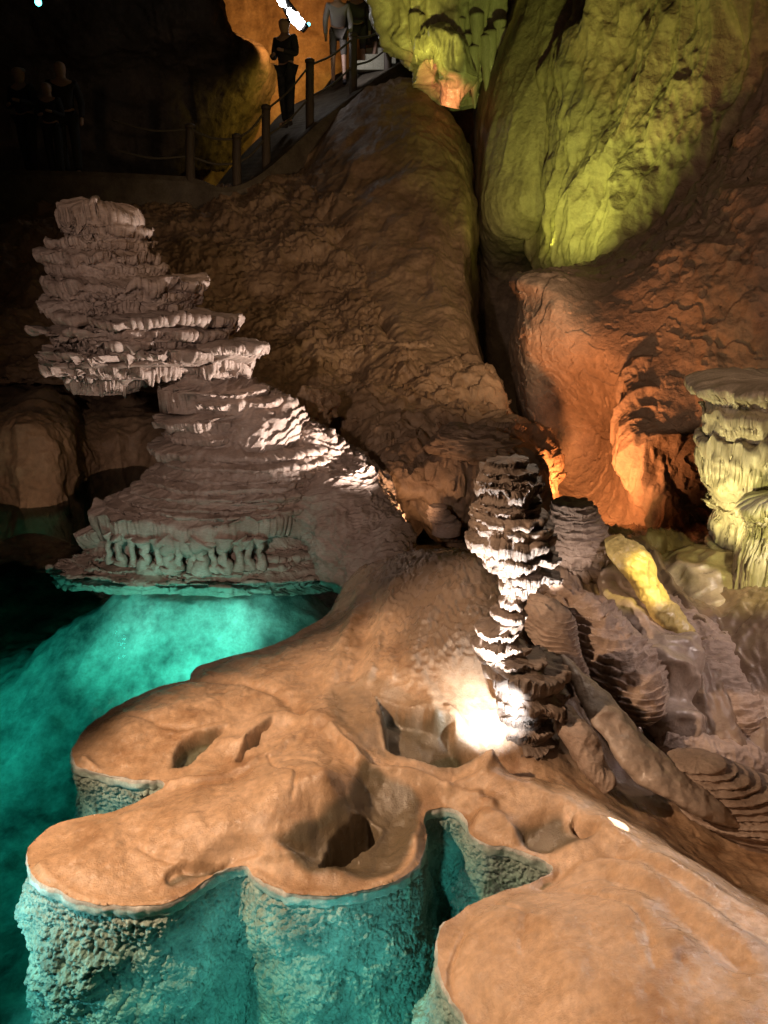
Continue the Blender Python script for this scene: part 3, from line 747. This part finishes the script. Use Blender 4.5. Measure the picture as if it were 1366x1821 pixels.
tongue("sandy_flow_strip", "long smooth sandy brown strip of flowstone running down beside the dark crack", [at(1000, 1165, 3.35), at(1050, 1230, 3.15), at(1100, 1300, 2.95), at(1165, 1370, 2.8), at(1250, 1425, 2.72), at(1330, 1470, 2.7)],
       [.01, .07, .10, .12, .09, .03], M_SMOOTH, lambda G: .03 * fbm(G, 5, 3, 93) + .010 * ridge(G, (7, 7, 3), 3, 92) + .007 * fbm(G, 22, 4, 94), .5)
tongue("smooth_flowstone_lobe", "smooth pale mauve bulging flowstone in the middle of the right slope", [at(1050, 1005, 4.4), at(1110, 1065, 4.15), at(1150, 1140, 3.85), at(1180, 1215, 3.6), at(1205, 1285, 3.4), at(1225, 1330, 3.3)],
       [.06, .20, .22, .21, .16, .05], M_SMOOTH, lambda G: .12 * fbm(G, 3.6, 3, 98) + .03 * ridge(G, (6, 6, 6), 2, 97) + .004 * fbm(G, 24, 3, 99), .8)
tongue("ribbed_flowstone_lobe", "rounded flowstone lobe with fine ripples right of the smooth mauve bulge", [at(1180, 1070, 4.2), at(1225, 1140, 3.95), at(1275, 1215, 3.7), at(1310, 1290, 3.45), at(1335, 1345, 3.3)],
       [.08, .21, .23, .19, .06], M_TERR, led(.018, 34, 101, .9), .75)
tongue("white_flowstone_mound", "broad whitish rounded flowstone mound below the yellow pillar", [at(1180, 985, 5.0), at(1250, 1045, 4.6), at(1310, 1120, 4.25), at(1400, 1220, 3.9), at(1480, 1320, 3.6)],
       [.10, .38, .40, .36, .1], M_SMOOTH, lambda G: .09 * fbm(G, 3, 3, 103) + .03 * ridge(G, (6, 6, 1.5), 2, 104), .75)
tongue("fluted_crest", "thin crest of fluted brown rock with dark cracks below the slender column", [at(1000, 1262, 3.05), at(1025, 1310, 2.92), at(1055, 1365, 2.82), at(1085, 1405, 2.75)],
       [.02, .07, .06, .02], M_TERR, lambda G: .016 * ridge(G, (14, 14, 3), 3, 107) + .03 * fbm(G, 6, 3, 106), 1.0, 90, 140)
tongue("low_ledge", "low uneven brown ledge between the mauve bulge and the ribbed boulder", [at(1170, 1310, 3.3), at(1230, 1330, 3.3), at(1310, 1350, 3.3), at(1420, 1370, 3.3)],
       [.05, .15, .17, .1], M_TERR, lambda G: .05 * ridge(G, (5, 5, 7), 4, 108) + .01 * fbm(G, 20, 3, 96), .7)
rb = empty("ribbed_boulder", at(1300, 1440, 2.8))
tag(rb, "low dark round boulder with contour-like ribs at the lower right edge", "boulder")
bl_ = [(1186 + i * 2, 1290 + i * 20, 1352 + i * 9.5, 1356 + i * 9.5, .97, 3, 2) for i in range(9)] + [(1235, 1470, 1440, 1450, .97, 3, 2), (1260, 1500, 1452, 1520, .9, 3, 2)]
stack("ribs", bl_, 2.85, M_TERR, rb, 320, .7, .06, .02, seed=110, micro=.004, under=5, top=5, squash=.3)

# ------------------------------------------------------------------ rock slope under the walkway
def boulder_disp(P):
    Q = P + .35 * np.stack([fbm(P, 1.1, 3, 1), fbm(P, 1.1, 3, 2), fbm(P, 1.1, 3, 3)], -1)
    f1, f2 = voro(Q, (1.3, 1.3, 1.9), 4)
    g1, g2 = voro(Q, (3.6, 3.6, 5.5), 6)
    e1 = np.clip(1 - f1 * 1.15, 0, 1); e2 = np.clip(1 - g1 * 1.15, 0, 1)
    am = sst(-.25, .35, fbm(P, .45, 2, 8))
    return .30 * am * np.sqrt(e1) + .09 * am * np.sqrt(e2) + .26 * fbm(P, (.9, .9, .6), 4, 3) + .10 * ridge(P, (1.6, 1.6, .9), 3, 4) + ledges(P, .06, 3, .8, 7) + .02 * fbm(P, 9, 3, 5) - .25

slope = patch("cave_slope", [
    [(-250, 330, 14.6), (60, 318, 14.4), (250, 326, 14.2), (420, 338, 14.), (560, 222, 15), (690, 128, 16), (775, 170, 15.4), (828, 240, 15.), (836, 260, 17)],
    [(-250, 420, 12.6), (60, 410, 12.6), (250, 410, 12.4), (430, 400, 12.4), (570, 330, 12.9), (680, 270, 13.4), (770, 290, 13.2), (834, 340, 13.2), (838, 350, 15.5)],
    [(-250, 520, 10.8), (60, 510, 10.9), (250, 510, 10.7), (450, 490, 10.5), (590, 450, 11), (700, 430, 11.3), (780, 440, 11.3), (836, 480, 11.5), (842, 490, 14)],
    [(-250, 620, 9.6), (60, 610, 9.6), (250, 600, 9.4), (460, 590, 9.0), (600, 570, 9.2), (710, 560, 9.6), (785, 570, 9.8), (842, 600, 10.), (852, 610, 12.5)],
    [(-250, 700, 9.2), (60, 700, 9.2), (250, 700, 8.6), (480, 680, 7.9), (620, 680, 7.8), (730, 680, 8.1), (810, 690, 8.2), (876, 710, 8.3), (890, 710, 10.5)],
    [(-250, 720, 11.5), (60, 715, 11.5), (250, 720, 9.6), (480, 770, 6.9), (620, 790, 6.6), (730, 790, 6.7), (820, 790, 6.8), (900, 790, 7.0), (935, 780, 9)],
    [(-250, 700, 14), (60, 700, 14), (250, 730, 10.5), (470, 850, 6.2), (600, 860, 5.95), (720, 860, 5.9), (820, 860, 5.9), (930, 850, 6.1), (960, 850, 8)],
    [(-250, 680, 16), (60, 690, 16), (250, 760, 11), (470, 960, 6.4), (600, 950, 6.4), (720, 950, 6.5), (820, 950, 6.4), (940, 950, 6.3), (970, 950, 7)]],
    760, 620, boulder_disp, M_WALL)
tag(slope, kind='structure')

slab = patch("smooth_slab", [
    [(540, 262, 15.6), (600, 205, 14.9), (660, 158, 14.9), (730, 140, 14.8), (790, 185, 14.4), (824, 250, 14.1), (836, 262, 16)],
    [(505, 350, 14.0), (580, 310, 13.1), (660, 275, 12.9), (740, 265, 12.8), (800, 300, 12.6), (834, 340, 12.6), (842, 350, 15)],
    [(540, 450, 12.4), (620, 430, 11.4), (690, 410, 11.3), (750, 410, 11.2), (805, 430, 11.1), (838, 460, 11.1), (846, 470, 13.5)],
    [(600, 550, 10.9), (665, 535, 10.1), (720, 525, 10.0), (770, 530, 9.9), (810, 545, 9.8), (840, 580, 9.8), (850, 590, 12)],
    [(660, 650, 9.6), (715, 630, 8.9), (760, 630, 8.8), (800, 640, 8.8), (830, 655, 8.7), (856, 680, 8.6), (868, 690, 10.5)],
    [(730, 750, 8.3), (775, 735, 7.7), (815, 740, 7.6), (850, 745, 7.5), (880, 755, 7.4), (905, 770, 7.4), (915, 778, 9)],
    [(780, 840, 7.2), (830, 830, 6.6), (870, 830, 6.5), (895, 830, 6.5), (920, 830, 6.5), (940, 830, 6.5), (950, 830, 8)]], 520, 300,
    lambda P: .12 * fbm(P, .6, 3, 12) + .07 * ridge(P + .4 * fbm(P, 1, 3, 2)[..., None], (1.5, 1.5, .5), 4, 13) + .05 * fbm(P, 3.5, 5, 14), M_WALL)
tag(slab, "tall smooth brown rock slab rising below the stairway beside the black crevice", "rock slab")

# separate boulders at the foot of the slope
def boulder(u, v, Y, r, sq, label, seed, mat=M_WALL):
    n, m = 90, 120
    ph = np.linspace(.02, math.pi - .02, n)[:, None]; th = np.linspace(0, 2 * np.pi, m, endpoint=False)[None]
    Dv = np.stack([np.sin(ph) * np.cos(th), np.sin(ph) * np.sin(th), np.cos(ph) * np.ones_like(th)], -1)
    f1, f2 = voro(Dv * 1.3 + seed, 1, seed)
    rr = .95 + .45 * (f1 - .5) + .30 * ridge(Dv, (1.3, 1.3, 2.2), 5, seed) + .12 * fbm(Dv, 5, 4, seed)
    P = Dv * rr[..., None] * np.array(sq) * r
    ca, sa = math.cos(seed * 1.3), math.sin(seed * 1.3)
    o_ = at(u, v, Y)
    G = np.stack([P[..., 0] * ca - P[..., 1] * sa * .3, P[..., 0] * sa * .3 + P[..., 1] * ca, P[..., 2] + .35 * P[..., 0] * (seed % 3 - 1)], -1) + o_
    o = mesh_obj("boulder", G, gfaces(n, m, True), mat); tag(o, label, "boulder")
    return o

boulder(560, 730, 6.6, .42, (1.2, .8, .5), "orange-lit angular boulder right behind the waist of the big stalagmite", 1)
boulder(840, 790, 6.0, .28, (1.2, .8, .5), "smooth tan boulder just above left of the slender column", 7)
boulder(640, 870, 5.8, .2, (1, .8, .8), "small dim boulder at the left end of the dark hollow", 8)

# ------------------------------------------------------------------ walls
def wall_disp(P):
    return .25 * fbm(P, .9, 4, 22) + .10 * ridge(P, (1.8, 1.8, .5), 4, 23) + .05 * fbm(P, 5, 4, 24)

def smooth_disp(P):
    return .20 * fbm(P, (.8, .8, .3), 3, 26) + .05 * ridge(P, (2.5, 2.5, .25), 3, 27) + .015 * fbm(P, 8, 3, 25)

def rag_disp(P):
    f1, f2 = voro(P + .3 * fbm(P, 1.2, 2, 1)[..., None], (1.6, 1.6, .8), 8)
    return .22 * np.sqrt(np.clip(1 - f1 * 1.1, 0, 1)) + .22 * ridge(P, (1.2, 1.2, .35), 4, 28) + .10 * ridge(P, (3.5, 3.5, 1.1), 3, 30) + .03 * fbm(P, 6, 3, 29)

patch("cave_wall_green_bulge", [
    [(915, -250, 15.5), (945, -250, 13.5), (1000, -250, 12.8), (1080, -250, 12.8), (1130, -250, 14)],
    [(905, -40, 15.5), (930, -40, 13.4), (980, -40, 12.6), (1050, -40, 12.6), (1110, -40, 14)],
    [(850, 150, 16), (880, 140, 13.4), (940, 130, 12.4), (1010, 130, 12.3), (1070, 120, 13.5)],
    [(838, 300, 16), (860, 290, 13.2), (920, 280, 12.2), (980, 280, 12.1), (1040, 270, 13.5)],
    [(838, 400, 16), (860, 400, 13.2), (910, 400, 12.2), (975, 400, 12.2), (1030, 400, 13.5)],
    [(838, 520, 17), (860, 540, 14.8), (910, 540, 14.4), (975, 540, 14.4), (1030, 540, 15)],
    [(838, 800, 17), (860, 800, 15.8), (910, 800, 15.4), (975, 800, 15.4), (1030, 800, 16)]], 340, 200, smooth_disp, M_WALL2).__setitem__('kind', 'structure')
patch("cave_wall_ragged", [
    [(1060, -250, 14), (1100, -250, 11.8), (1200, -250, 11), (1350, -250, 9.5), (1550, -250, 8), (1900, -250, 6)],
    [(1050, -40, 14), (1080, -40, 11.6), (1200, -40, 10.6), (1350, -40, 9.3), (1550, -40, 8), (1900, -40, 6)],
    [(1000, 150, 14), (1030, 150, 11.4), (1180, 140, 10.4), (1340, 140, 9.2), (1550, 140, 7.8), (1900, 150, 6)],
    [(985, 330, 14), (1000, 310, 11.4), (1120, 310, 10.2), (1300, 300, 9), (1550, 300, 7.6), (1900, 300, 6)],
    [(985, 440, 14), (995, 430, 11.2), (1100, 430, 9.8), (1280, 430, 8.6), (1550, 430, 7.4), (1900, 430, 6)],
    [(985, 520, 14), (1000, 500, 11.2), (1100, 500, 9.6), (1280, 500, 8.2), (1550, 500, 7.2), (1900, 500, 6)]], 420, 460, rag_disp, M_WALL2).__setitem__('kind', 'structure')

def right_disp(P):
    am = 1 - .65 * sst(1.2, 1.6, P[..., 0]) * sst(3.1, 2.6, P[..., 0]) * sst(2.4, 1.9, P[..., 2])
    return am * (.20 * fbm(P, 1.2, 4, 51) + ledges(P, .05, 2.2, .6, 52, 1.2) + .05 * ridge(P, (2.5, 2.5, .9), 3, 53) + .015 * fbm(P, 9, 3, 54))

patch("cave_wall_niche", [
    [(925, 500, 11.5), (915, 490, 10.2), (960, 480, 9.6), (1060, 460, 9.5), (1180, 390, 9.0), (1300, 270, 8.6), (1560, 0, 8), (2000, -200, 7)],
    [(918, 510, 10.4), (914, 500, 8.7), (960, 490, 8.3), (1060, 480, 8.5), (1180, 430, 8.1), (1300, 350, 7.7), (1560, 200, 7), (2000, 100, 5.8)],
    [(932, 545, 10), (930, 535, 8.5), (980, 530, 7.9), (1060, 520, 8.0), (1180, 500, 7.6), (1300, 470, 7.2), (1560, 440, 6.6), (2000, 440, 5.4)],
    [(912, 610, 10), (918, 600, 8.3), (980, 600, 7.8), (1060, 600, 7.6), (1180, 600, 7.3), (1300, 600, 7.0), (1560, 600, 6.4), (2000, 600, 5.3)],
    [(922, 700, 10), (930, 690, 8.4), (985, 700, 8.1), (1070, 690, 7.6), (1160, 690, 7.0), (1300, 690, 6.8), (1560, 690, 6.2), (2000, 690, 5.3)],
    [(930, 780, 9.6), (950, 770, 8.3), (1010, 775, 8.2), (1070, 770, 8.0), (1150, 770, 6.8), (1300, 780, 6.5), (1560, 780, 6.0), (2000, 780, 5.2)],
    [(930, 850, 9), (965, 850, 7.9), (1020, 860, 7.9), (1090, 850, 7.5), (1160, 860, 6.6), (1290, 860, 6.3), (1560, 860, 5.8), (2000, 860, 5.2)],
    [(940, 940, 7.6), (980, 940, 7.0), (1040, 945, 7.0), (1110, 945, 6.8), (1180, 950, 6.3), (1290, 950, 6.1), (1560, 950, 5.6), (2000, 950, 5.1)],
    [(940, 1040, 6.0), (980, 1040, 5.9), (1040, 1040, 5.9), (1110, 1040, 5.7), (1180, 1040, 5.5), (1290, 1040, 5.4), (1560, 1040, 5.2), (2000, 1040, 5)]],
    520, 620, right_disp, M_WALL2).__setitem__('kind', 'structure')
# the hanging drapery right of the orange niche
dp = tube("wall_drapery", [at(1140, 640, 7.3), at(1150, 740, 7.0), at(1165, 800, 6.75), at(1180, 880, 6.5), at(1198, 985, 6.2)], [.10, .30, .36, .22, .04], M_WALL2, None, 160, 240,
          lambda G: .09 * ridge(G, (5, 5, .8), 4, 56) + .04 * fbm(G, 4, 3, 57), flat=.6)
tag(dp, "fluted pinkish stone drapery hanging at the right side of the orange niche", "stone drapery")

# far back of the cave, left wall, ceiling
patch("cave_wall", [[(u, v, Y) for u, Y in ((-900, 14), (-300, 20), (100, 23), (450, 24), (800, 23), (1200, 20), (1900, 14))] for v in (-700, -300, 0, 200, 400, 800, 1000)],
      260, 420, wall_disp, M_WALL).__setitem__('kind', 'structure')
patch("cave_wall_left", [[(-900, v, 6.0 + dv), (-250, v, 6.8 + dv), (-40, v + 6, 6.75 + dv), (60, v - 12, 6.7 + dv), (115, v + 4, 6.85 + dv), (150, v + 14, 7.5 + dv), (230, v, 8.0 + dv), (340, v, 7.6 + dv), (470, v, 7.6 + dv)]
                          for v, dv in ((690, 3.2), (742, .9), (775, .15), (830, 0), (880, -.05), (960, -.2))],
      240, 420, lambda P: .16 * fbm(P, 1.3, 5, 22) + .10 * ridge(P, (2.2, 2.2, 1.2), 4, 23), M_WALL).__setitem__('kind', 'structure')
patch("cave_ceiling_left", [
    [(-900, -500, 10), (-200, -500, 15), (200, -500, 17), (330, -400, 18), (345, -400, 22)],
    [(-900, -60, 10), (-200, -60, 17), (200, -60, 18), (362, -60, 18.5), (375, -60, 22)],
    [(-900, 60, 10), (-200, 60, 17.5), (200, 70, 18.5), (385, 60, 19), (400, 60, 22)],
    [(-900, 130, 10), (-200, 150, 18), (200, 150, 19.5), (420, 118, 20.5), (500, 130, 23)],
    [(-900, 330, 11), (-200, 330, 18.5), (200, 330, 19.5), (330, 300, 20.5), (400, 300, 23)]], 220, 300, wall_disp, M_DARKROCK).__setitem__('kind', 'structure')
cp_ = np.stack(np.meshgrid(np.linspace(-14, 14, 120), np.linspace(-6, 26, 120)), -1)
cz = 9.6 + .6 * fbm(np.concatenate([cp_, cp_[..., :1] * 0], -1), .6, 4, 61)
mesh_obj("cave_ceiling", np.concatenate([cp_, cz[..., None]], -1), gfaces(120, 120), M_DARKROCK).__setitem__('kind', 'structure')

# hanging dripstone cluster above the crevice
dc = empty("hanging_dripstone_cluster", at(810, 60, 14.3))
tag(dc, "cluster of hanging dripstone draperies lit green above and red below at the top centre", "stalactites")
tube("rock_mass", [at(740, -120, 14.6), at(770, -20, 14.5), at(800, 60, 14.4), at(820, 130, 14.5), at(830, 190, 14.7)], [1.0, .95, .8, .55, .15], M_PALE, dc, 150, 200,
     lambda G: .30 * ridge(G, (2.4, 2.4, .4), 4, 63) + .12 * fbm(G, 3, 4, 64), flat=.8)
rs = np.random.RandomState(9)
for i in range(14):
    u = 742 + i * 12 + rs.uniform(-4, 4); v = rs.uniform(20, 70) + (i % 3) * 22; Ln = rs.uniform(45, 90)
    tube("stalactite", [at(u, v - 20, 13.75), at(u + 2, v + Ln * .4, 13.75), at(u + 3, v + Ln, 13.75)], [.12, .08, .012], M_PALE, dc, 16, 24, lambda G: .02 * fbm(G, 6, 3, i))
rp = tube("red_rock_fang", [at(745, 100, 13.6), at(775, 75, 13.5), at(800, 95, 13.5), at(812, 140, 13.5), at(800, 190, 13.6)], [.12, .25, .28, .26, .08], M_PALE, None, 80, 120,
          lambda G: .14 * ridge(G, (4, 4, .9), 4, 68), flat=.7)
tag(rp, "red-lit fluted rock fang hanging below the green dripstone cluster", "stalactite")

# ------------------------------------------------------------------ walkway, posts, ropes
M_CONC = rock("path_concrete", (.07, .05, .032), (.15, .12, .08), 4, (.6, .8), .4, 30)
M_WOOD = rock("dark_wood", (.05, .035, .02), (.10, .07, .045), 5, (.6, .8), .5, 40, (1, 1, .2))
M_ROPE = plain("rope", (.10, .08, .05), .8)
pc = np.array([at(-250, 322, 13.2), at(60, 315, 13.6), at(330, 325, 13.7), at(425, 338, 13.7), at(560, 222, 14.8), at(640, 160, 15.8), at(700, 122, 16.6), at(760, 100, 18)])
PC = crom(pc, 120)
T = np.gradient(PC, axis=0); T[:, 2] = 0; T /= np.linalg.norm(T, axis=1, keepdims=True)
S = np.stack([-T[:, 1], T[:, 0], T[:, 0] * 0], 1)
cross = [(-.28, -1.2), (-.28, .0), (-.24, .08), (-.08, .08), (-.05, .0), (1.5, .0), (1.5, -1.2)]
Gp = np.array([PC + S * a + np.array([0, 0, b]) for a, b in cross])
Gp = crom(Gp, 7, 0)
wk = mesh_obj("walkway", Gp, gfaces(7, 120), M_CONC, smooth=False)
tag(wk, kind='structure')


def post(u, vt, vb, Y, label):
    b_, t_ = at(u, vb, Y), at(u, vt, Y)
    e = empty("railing_post", b_)
    tag(e, label, "post", "wooden railing posts along the walkway")
    r = .075
    tube("shaft", [b_ - np.array([0, 0, .15]), (b_ + t_) / 2, t_ - np.array([0, 0, .04])], [r * 1.05, r, r * .97], M_WOOD, e, 14, 12, lambda G: .006 * fbm(G, 9, 2, 3))
    tube("cap", [t_ - np.array([0, 0, .05]), t_, t_ + np.array([0, 0, .025])], [r * 1.12, r * 1.1, r * .4], M_WOOD, e, 14, 6)
    return t_, b_

PST = [(338, 222, 322, 13.5, "railing post standing alone in front of the yellow-lit patch"), (421, 240, 332, 13.6, "railing post at the foot of the stairway"),
       (473, 188, 288, 14.1, "round-topped railing post second up the stairway"), (551, 106, 226, 14.8, "railing post just right of the dark standing visitor"),
       (628, 60, 162, 15.6, "railing post between the pale-shirted visitors"), (690, 40, 122, 16.3, "topmost railing post right of the yellow-lit step")]
tops = [post(*p) for p in PST]
rope = empty("rope_railing", tops[0][1])
tag(rope, "dark sagging rope railing strung between the posts up the stairway", "rope railing")
for f in (.92, .45):
    for (t1, b1), (t2, b2) in zip(tops[:-1], tops[1:]):
        p1, p2 = b1 + (t1 - b1) * f, b2 + (t2 - b2) * f
        mid = (p1 + p2) / 2 - np.array([0, 0, .06])
        tube("rope", [p1, mid, p2], [.018, .018, .018], M_ROPE, rope, 8, 16)
    p1 = tops[0][1] + (tops[0][0] - tops[0][1]) * f; p0 = at(200, 205 + (1 - f) * 110, 13.3)
    tube("rope", [p0, (p0 + p1) / 2 - np.array([0, 0, .08]), p1], [.018] * 3, M_ROPE, rope, 8, 16)

# stone steps at the top
M_STEP = rock("step_stone", (.35, .32, .22), (.5, .46, .34), 4, (.6, .8), .4, 30)
stp = empty("stone_steps", at(668, 118, 16.9))
tag(stp, "yellow-lit stone steps at the top of the walkway", "steps")
for i in range(4):
    c = at(664 + i * 9, 122 - i * 11, 17.0 + i * .25)
    w_, d_, h_ = .35, .3, .16
    v_ = [(c[0] + sx * w_, c[1] + sy * d_, c[2] + sz * h_ / 2) for sz in (-1, 1) for sx, sy in ((-1, -1), (1, -1), (1, 1), (-1, 1))]
    mesh_obj("step", v_, [(3, 2, 1, 0), (4, 5, 6, 7), (0, 1, 5, 4), (1, 2, 6, 5), (2, 3, 7, 6), (3, 0, 4, 7)], M_STEP, stp, smooth=False)

# ------------------------------------------------------------------ visitors
def skin(name, verts, edges, rad, mat, parent, root=0, sub=2):
    me = bpy.data.meshes.new(name); me.from_pydata([tuple(map(float, v)) for v in verts], edges, [])
    o = bpy.data.objects.new(name, me); COL.objects.link(o); me.materials.append(mat)
    md = o.modifiers.new("skin", 'SKIN'); md.use_smooth_shade = True
    if not me.skin_vertices: me.skin_vertices.new()
    for i, r in enumerate(rad):
        rr = r if isinstance(r, tuple) else (r, r)
        me.skin_vertices[0].data[i].radius = rr
        me.skin_vertices[0].data[i].use_root = (i == root)
    sb = o.modifiers.new("sub", 'SUBSURF'); sb.levels = sub; sb.render_levels = sub
    o.parent = parent
    return o


M_SKIN = plain("skin_tone", (.50, .30, .20), .6)
CLOTH = {}
def cloth(c):
    if c not in CLOTH: CLOTH[c] = plain("cloth", c, .85)
    return CLOTH[c]


def person(label, u, v_feet, Y, h, face, shirt, legs, shorts=False, hair=(.05, .03, .02), arms='down', bald=False, stride=.08):
    """standing figure; face = heading in radians (0 looks away from the camera)"""
    e = empty("person", at(u, v_feet, Y)); e.rotation_euler = (0, 0, face)
    tag(e, label, "person")
    s = h / 1.75
    J = dict(pel=(0, 0, .95), sp=(0, 0, 1.15), ch=(0, 0, 1.36), nk=(0, 0, 1.48), hd=(0, .02, 1.60), top=(0, .01, 1.70),
             hl=(-.10, 0, .90), hr=(.10, 0, .90), kl=(-.11, stride * .6, .50), kr=(.11, -stride * .2, .50), al=(-.11, stride, .09), ar=(.11, -stride, .09),
             tl=(-.13, stride + .17, .03), tr_=(.13, -stride + .17, .03), sl=(-.19, 0, 1.39), sr=(.19, 0, 1.39))
    if arms == 'down':
        J.update(el=(-.26, -.03, 1.13), er=(.26, -.03, 1.13), wl=(-.25, .06, .88), wr=(.25, .06, .88), fl=(-.24, .10, .78), fr=(.24, .10, .78))
    else:
        J.update(el=(-.25, .02, 1.12), er=(.25, .02, 1.12), wl=(-.12, .24, 1.16), wr=(.12, .24, 1.10), fl=(-.02, .28, 1.18), fr=(.02, .28, 1.12))
    nm = list(J); ix = {k: i for i, k in enumerate(nm)}
    rad = dict(pel=(.14, .10), sp=(.12, .09), ch=(.15, .10), nk=.060, hd=(.112, .125), top=(.080, .095), hl=.085, hr=.085, kl=.055, kr=.055, al=.038, ar=.038, tl=.035, tr_=.035,
               sl=.055, sr=.055, el=.040, er=.040, wl=.028, wr=.028, fl=.03, fr=.03)
    E = [('pel', 'sp'), ('sp', 'ch'), ('ch', 'nk'), ('nk', 'hd'), ('hd', 'top'), ('pel', 'hl'), ('pel', 'hr'), ('hl', 'kl'), ('hr', 'kr'), ('kl', 'al'), ('kr', 'ar'), ('al', 'tl'), ('ar', 'tr_'),
         ('ch', 'sl'), ('ch', 'sr'), ('sl', 'el'), ('sr', 'er'), ('el', 'wl'), ('er', 'wr'), ('wl', 'fl'), ('wr', 'fr')]
    sc = lambda r: tuple(x * s for x in r) if isinstance(r, tuple) else r * s
    skin("body", [np.array(J[k_]) * s for k_ in nm], [(ix[a], ix[b]) for a, b in E], [sc(rad[k_]) for k_ in nm], M_SKIN, e)
    kk = ['pel', 'sp', 'ch', 'sl', 'sr', 'el', 'er', 'wl', 'wr']; ii = {k_: i for i, k_ in enumerate(kk)}
    r2 = dict(pel=(.175, .135), sp=(.16, .125), ch=(.175, .125), sl=.078, sr=.078, el=.06, er=.06, wl=.042, wr=.042)
    skin("shirt", [np.array(J[k_]) * s for k_ in kk], [(ii[a], ii[b]) for a, b in E if a in ii and b in ii], [sc(r2[k_]) for k_ in kk], cloth(shirt), e)
    JJ = dict(J)
    if shorts:
        JJ['al'] = J['kl']; JJ['ar'] = J['kr']
        JJ['kl'] = tuple((np.array(J['hl']) + np.array(J['kl'])) / 2); JJ['kr'] = tuple((np.array(J['hr']) + np.array(J['kr'])) / 2)
    kk = ['pel', 'hl', 'hr', 'kl', 'kr', 'al', 'ar']; ii = {k_: i for i, k_ in enumerate(kk)}
    r3 = dict(pel=(.15, .115), hl=.10, hr=.10, kl=.08, kr=.08, al=.07, ar=.07)
    skin("shorts" if shorts else "trousers", [np.array(JJ[k_]) * s for k_ in kk], [(ii[a], ii[b]) for a, b in E if a in ii and b in ii], [sc(r3[k_]) for k_ in kk], cloth(legs), e)
    if not bald:
        skin("hair", [np.array((0, -.02, 1.60)) * s, np.array((0, -.01, 1.705)) * s], [(0, 1)], [(.118 * s, .128 * s), (.105 * s, .12 * s)], cloth(hair), e)
    # shoes
    for q in ('l', 'r'):
        a_ = np.array(J['a' + q]) * s; t_ = np.array(J['tl' if q == 'l' else 'tr_']) * s
        skin("shoe", [a_ + np.array([0, -.04, -.045]), (a_ + t_) / 2 - np.array([0, 0, .02]), t_], [(0, 1), (1, 2)], [.045 * s, .048 * s, .04 * s], cloth((.06, .05, .05)), e)
    return e


person("visitor in a long pale grey shirt and shorts seen from behind on the stairway", 603, 150, 16.5, 1.66, .15, (.42, .38, .36), (.10, .08, .06), True)
person("dark-haired visitor partly hidden behind the post on the stairway", 637, 138, 17.0, 1.62, -.1, (.10, .09, .09), (.06, .05, .05), True)
person("visitor in a grey top climbing highest beside the yellow-lit steps", 661, 127, 17.3, 1.66, -.4, (.32, .32, .34), (.07, .06, .05), True, stride=.18)
person("dark silhouetted visitor standing alone below the others on the stairway", 513, 226, 15.0, 1.75, 2.6, (.04, .035, .03), (.03, .03, .03), False, arms='front')
person("white-haired visitor standing leftmost in the dark", 60, 318, 14.0, 1.75, math.pi - .3, (.03, .03, .035), (.02, .02, .025), False, (.35, .33, .30), 'front')
person("shorter visitor standing in the middle of the three in the dark", 104, 318, 14.0, 1.52, math.pi, (.03, .03, .03), (.02, .02, .02), False, (.12, .08, .05), 'front')
person("tallest bald visitor standing rightmost of the three in the dark", 131, 318, 14.2, 1.86, math.pi + .2, (.03, .025, .025), (.02, .02, .02), False, bald=True, arms='down')


# ------------------------------------------------------------------ visible lamps
def lampbody(name, label, c, r, col, es, tgt):
    e = empty(name, c); tag(e, label, "lamp")
    d = np.array(tgt) - np.array(c); d = d / np.linalg.norm(d)
    c = np.array(c, float)
    tube("housing", [c - d * r * 2.2, c - d * r, c], [r * .7, r * 1.1, r * 1.15], plain("lamp_metal", (.05, .05, .05), .4, .8), e, 20, 10)
    tube("lens", [c - d * r * .05, c + d * r * .15, c + d * r * .3], [r, r * .95, r * .4], plain("lamp_glow", col, .3, 0, col, es), e, 20, 6)

fl_ = empty("floodlight", at(524, 30, 15.7)); tag(fl_, "slanted white floodlight glare on the rock at the top centre, shaped as a glowing bar", "lamp")
M_GLARE = plain("lamp_glow", (1, .97, .95), .3, 0, (1, .97, .95), 25)
tube("housing", [at(500, -8, 15.85), at(520, 26, 15.85), at(544, 52, 15.85)], [.07, .11, .08], plain("lamp_metal", (.05, .05, .05), .4, .8), fl_, 20, 24)
tube("lens", [at(512, 16, 15.72), at(522, 30, 15.7), at(538, 46, 15.72)], [.03, .085, .07], M_GLARE, fl_, 24, 40, lambda G: .05 * fbm(G, 14, 3, 3))  # emissive bar stands in for the brightly lit rock beside the lamp
tube("lens", [at(496, -6, 15.75), at(502, 6, 15.72), at(508, 14, 15.75)], [.05, .055, .02], M_GLARE, fl_, 20, 24, lambda G: .04 * fbm(G, 14, 3, 5))
lampbody("indicator_lamp", "tiny cyan lamp just right of the glaring floodlight", at(549, 43, 16), .03, (.1, .8, 1), 8, (0, 0, 2.2))
lampbody("indicator_lamp", "teal lamp high in the dark at the top left corner", at(68, 4, 16), .06, (.1, .8, .75), 9, (0, 0, 2.2))
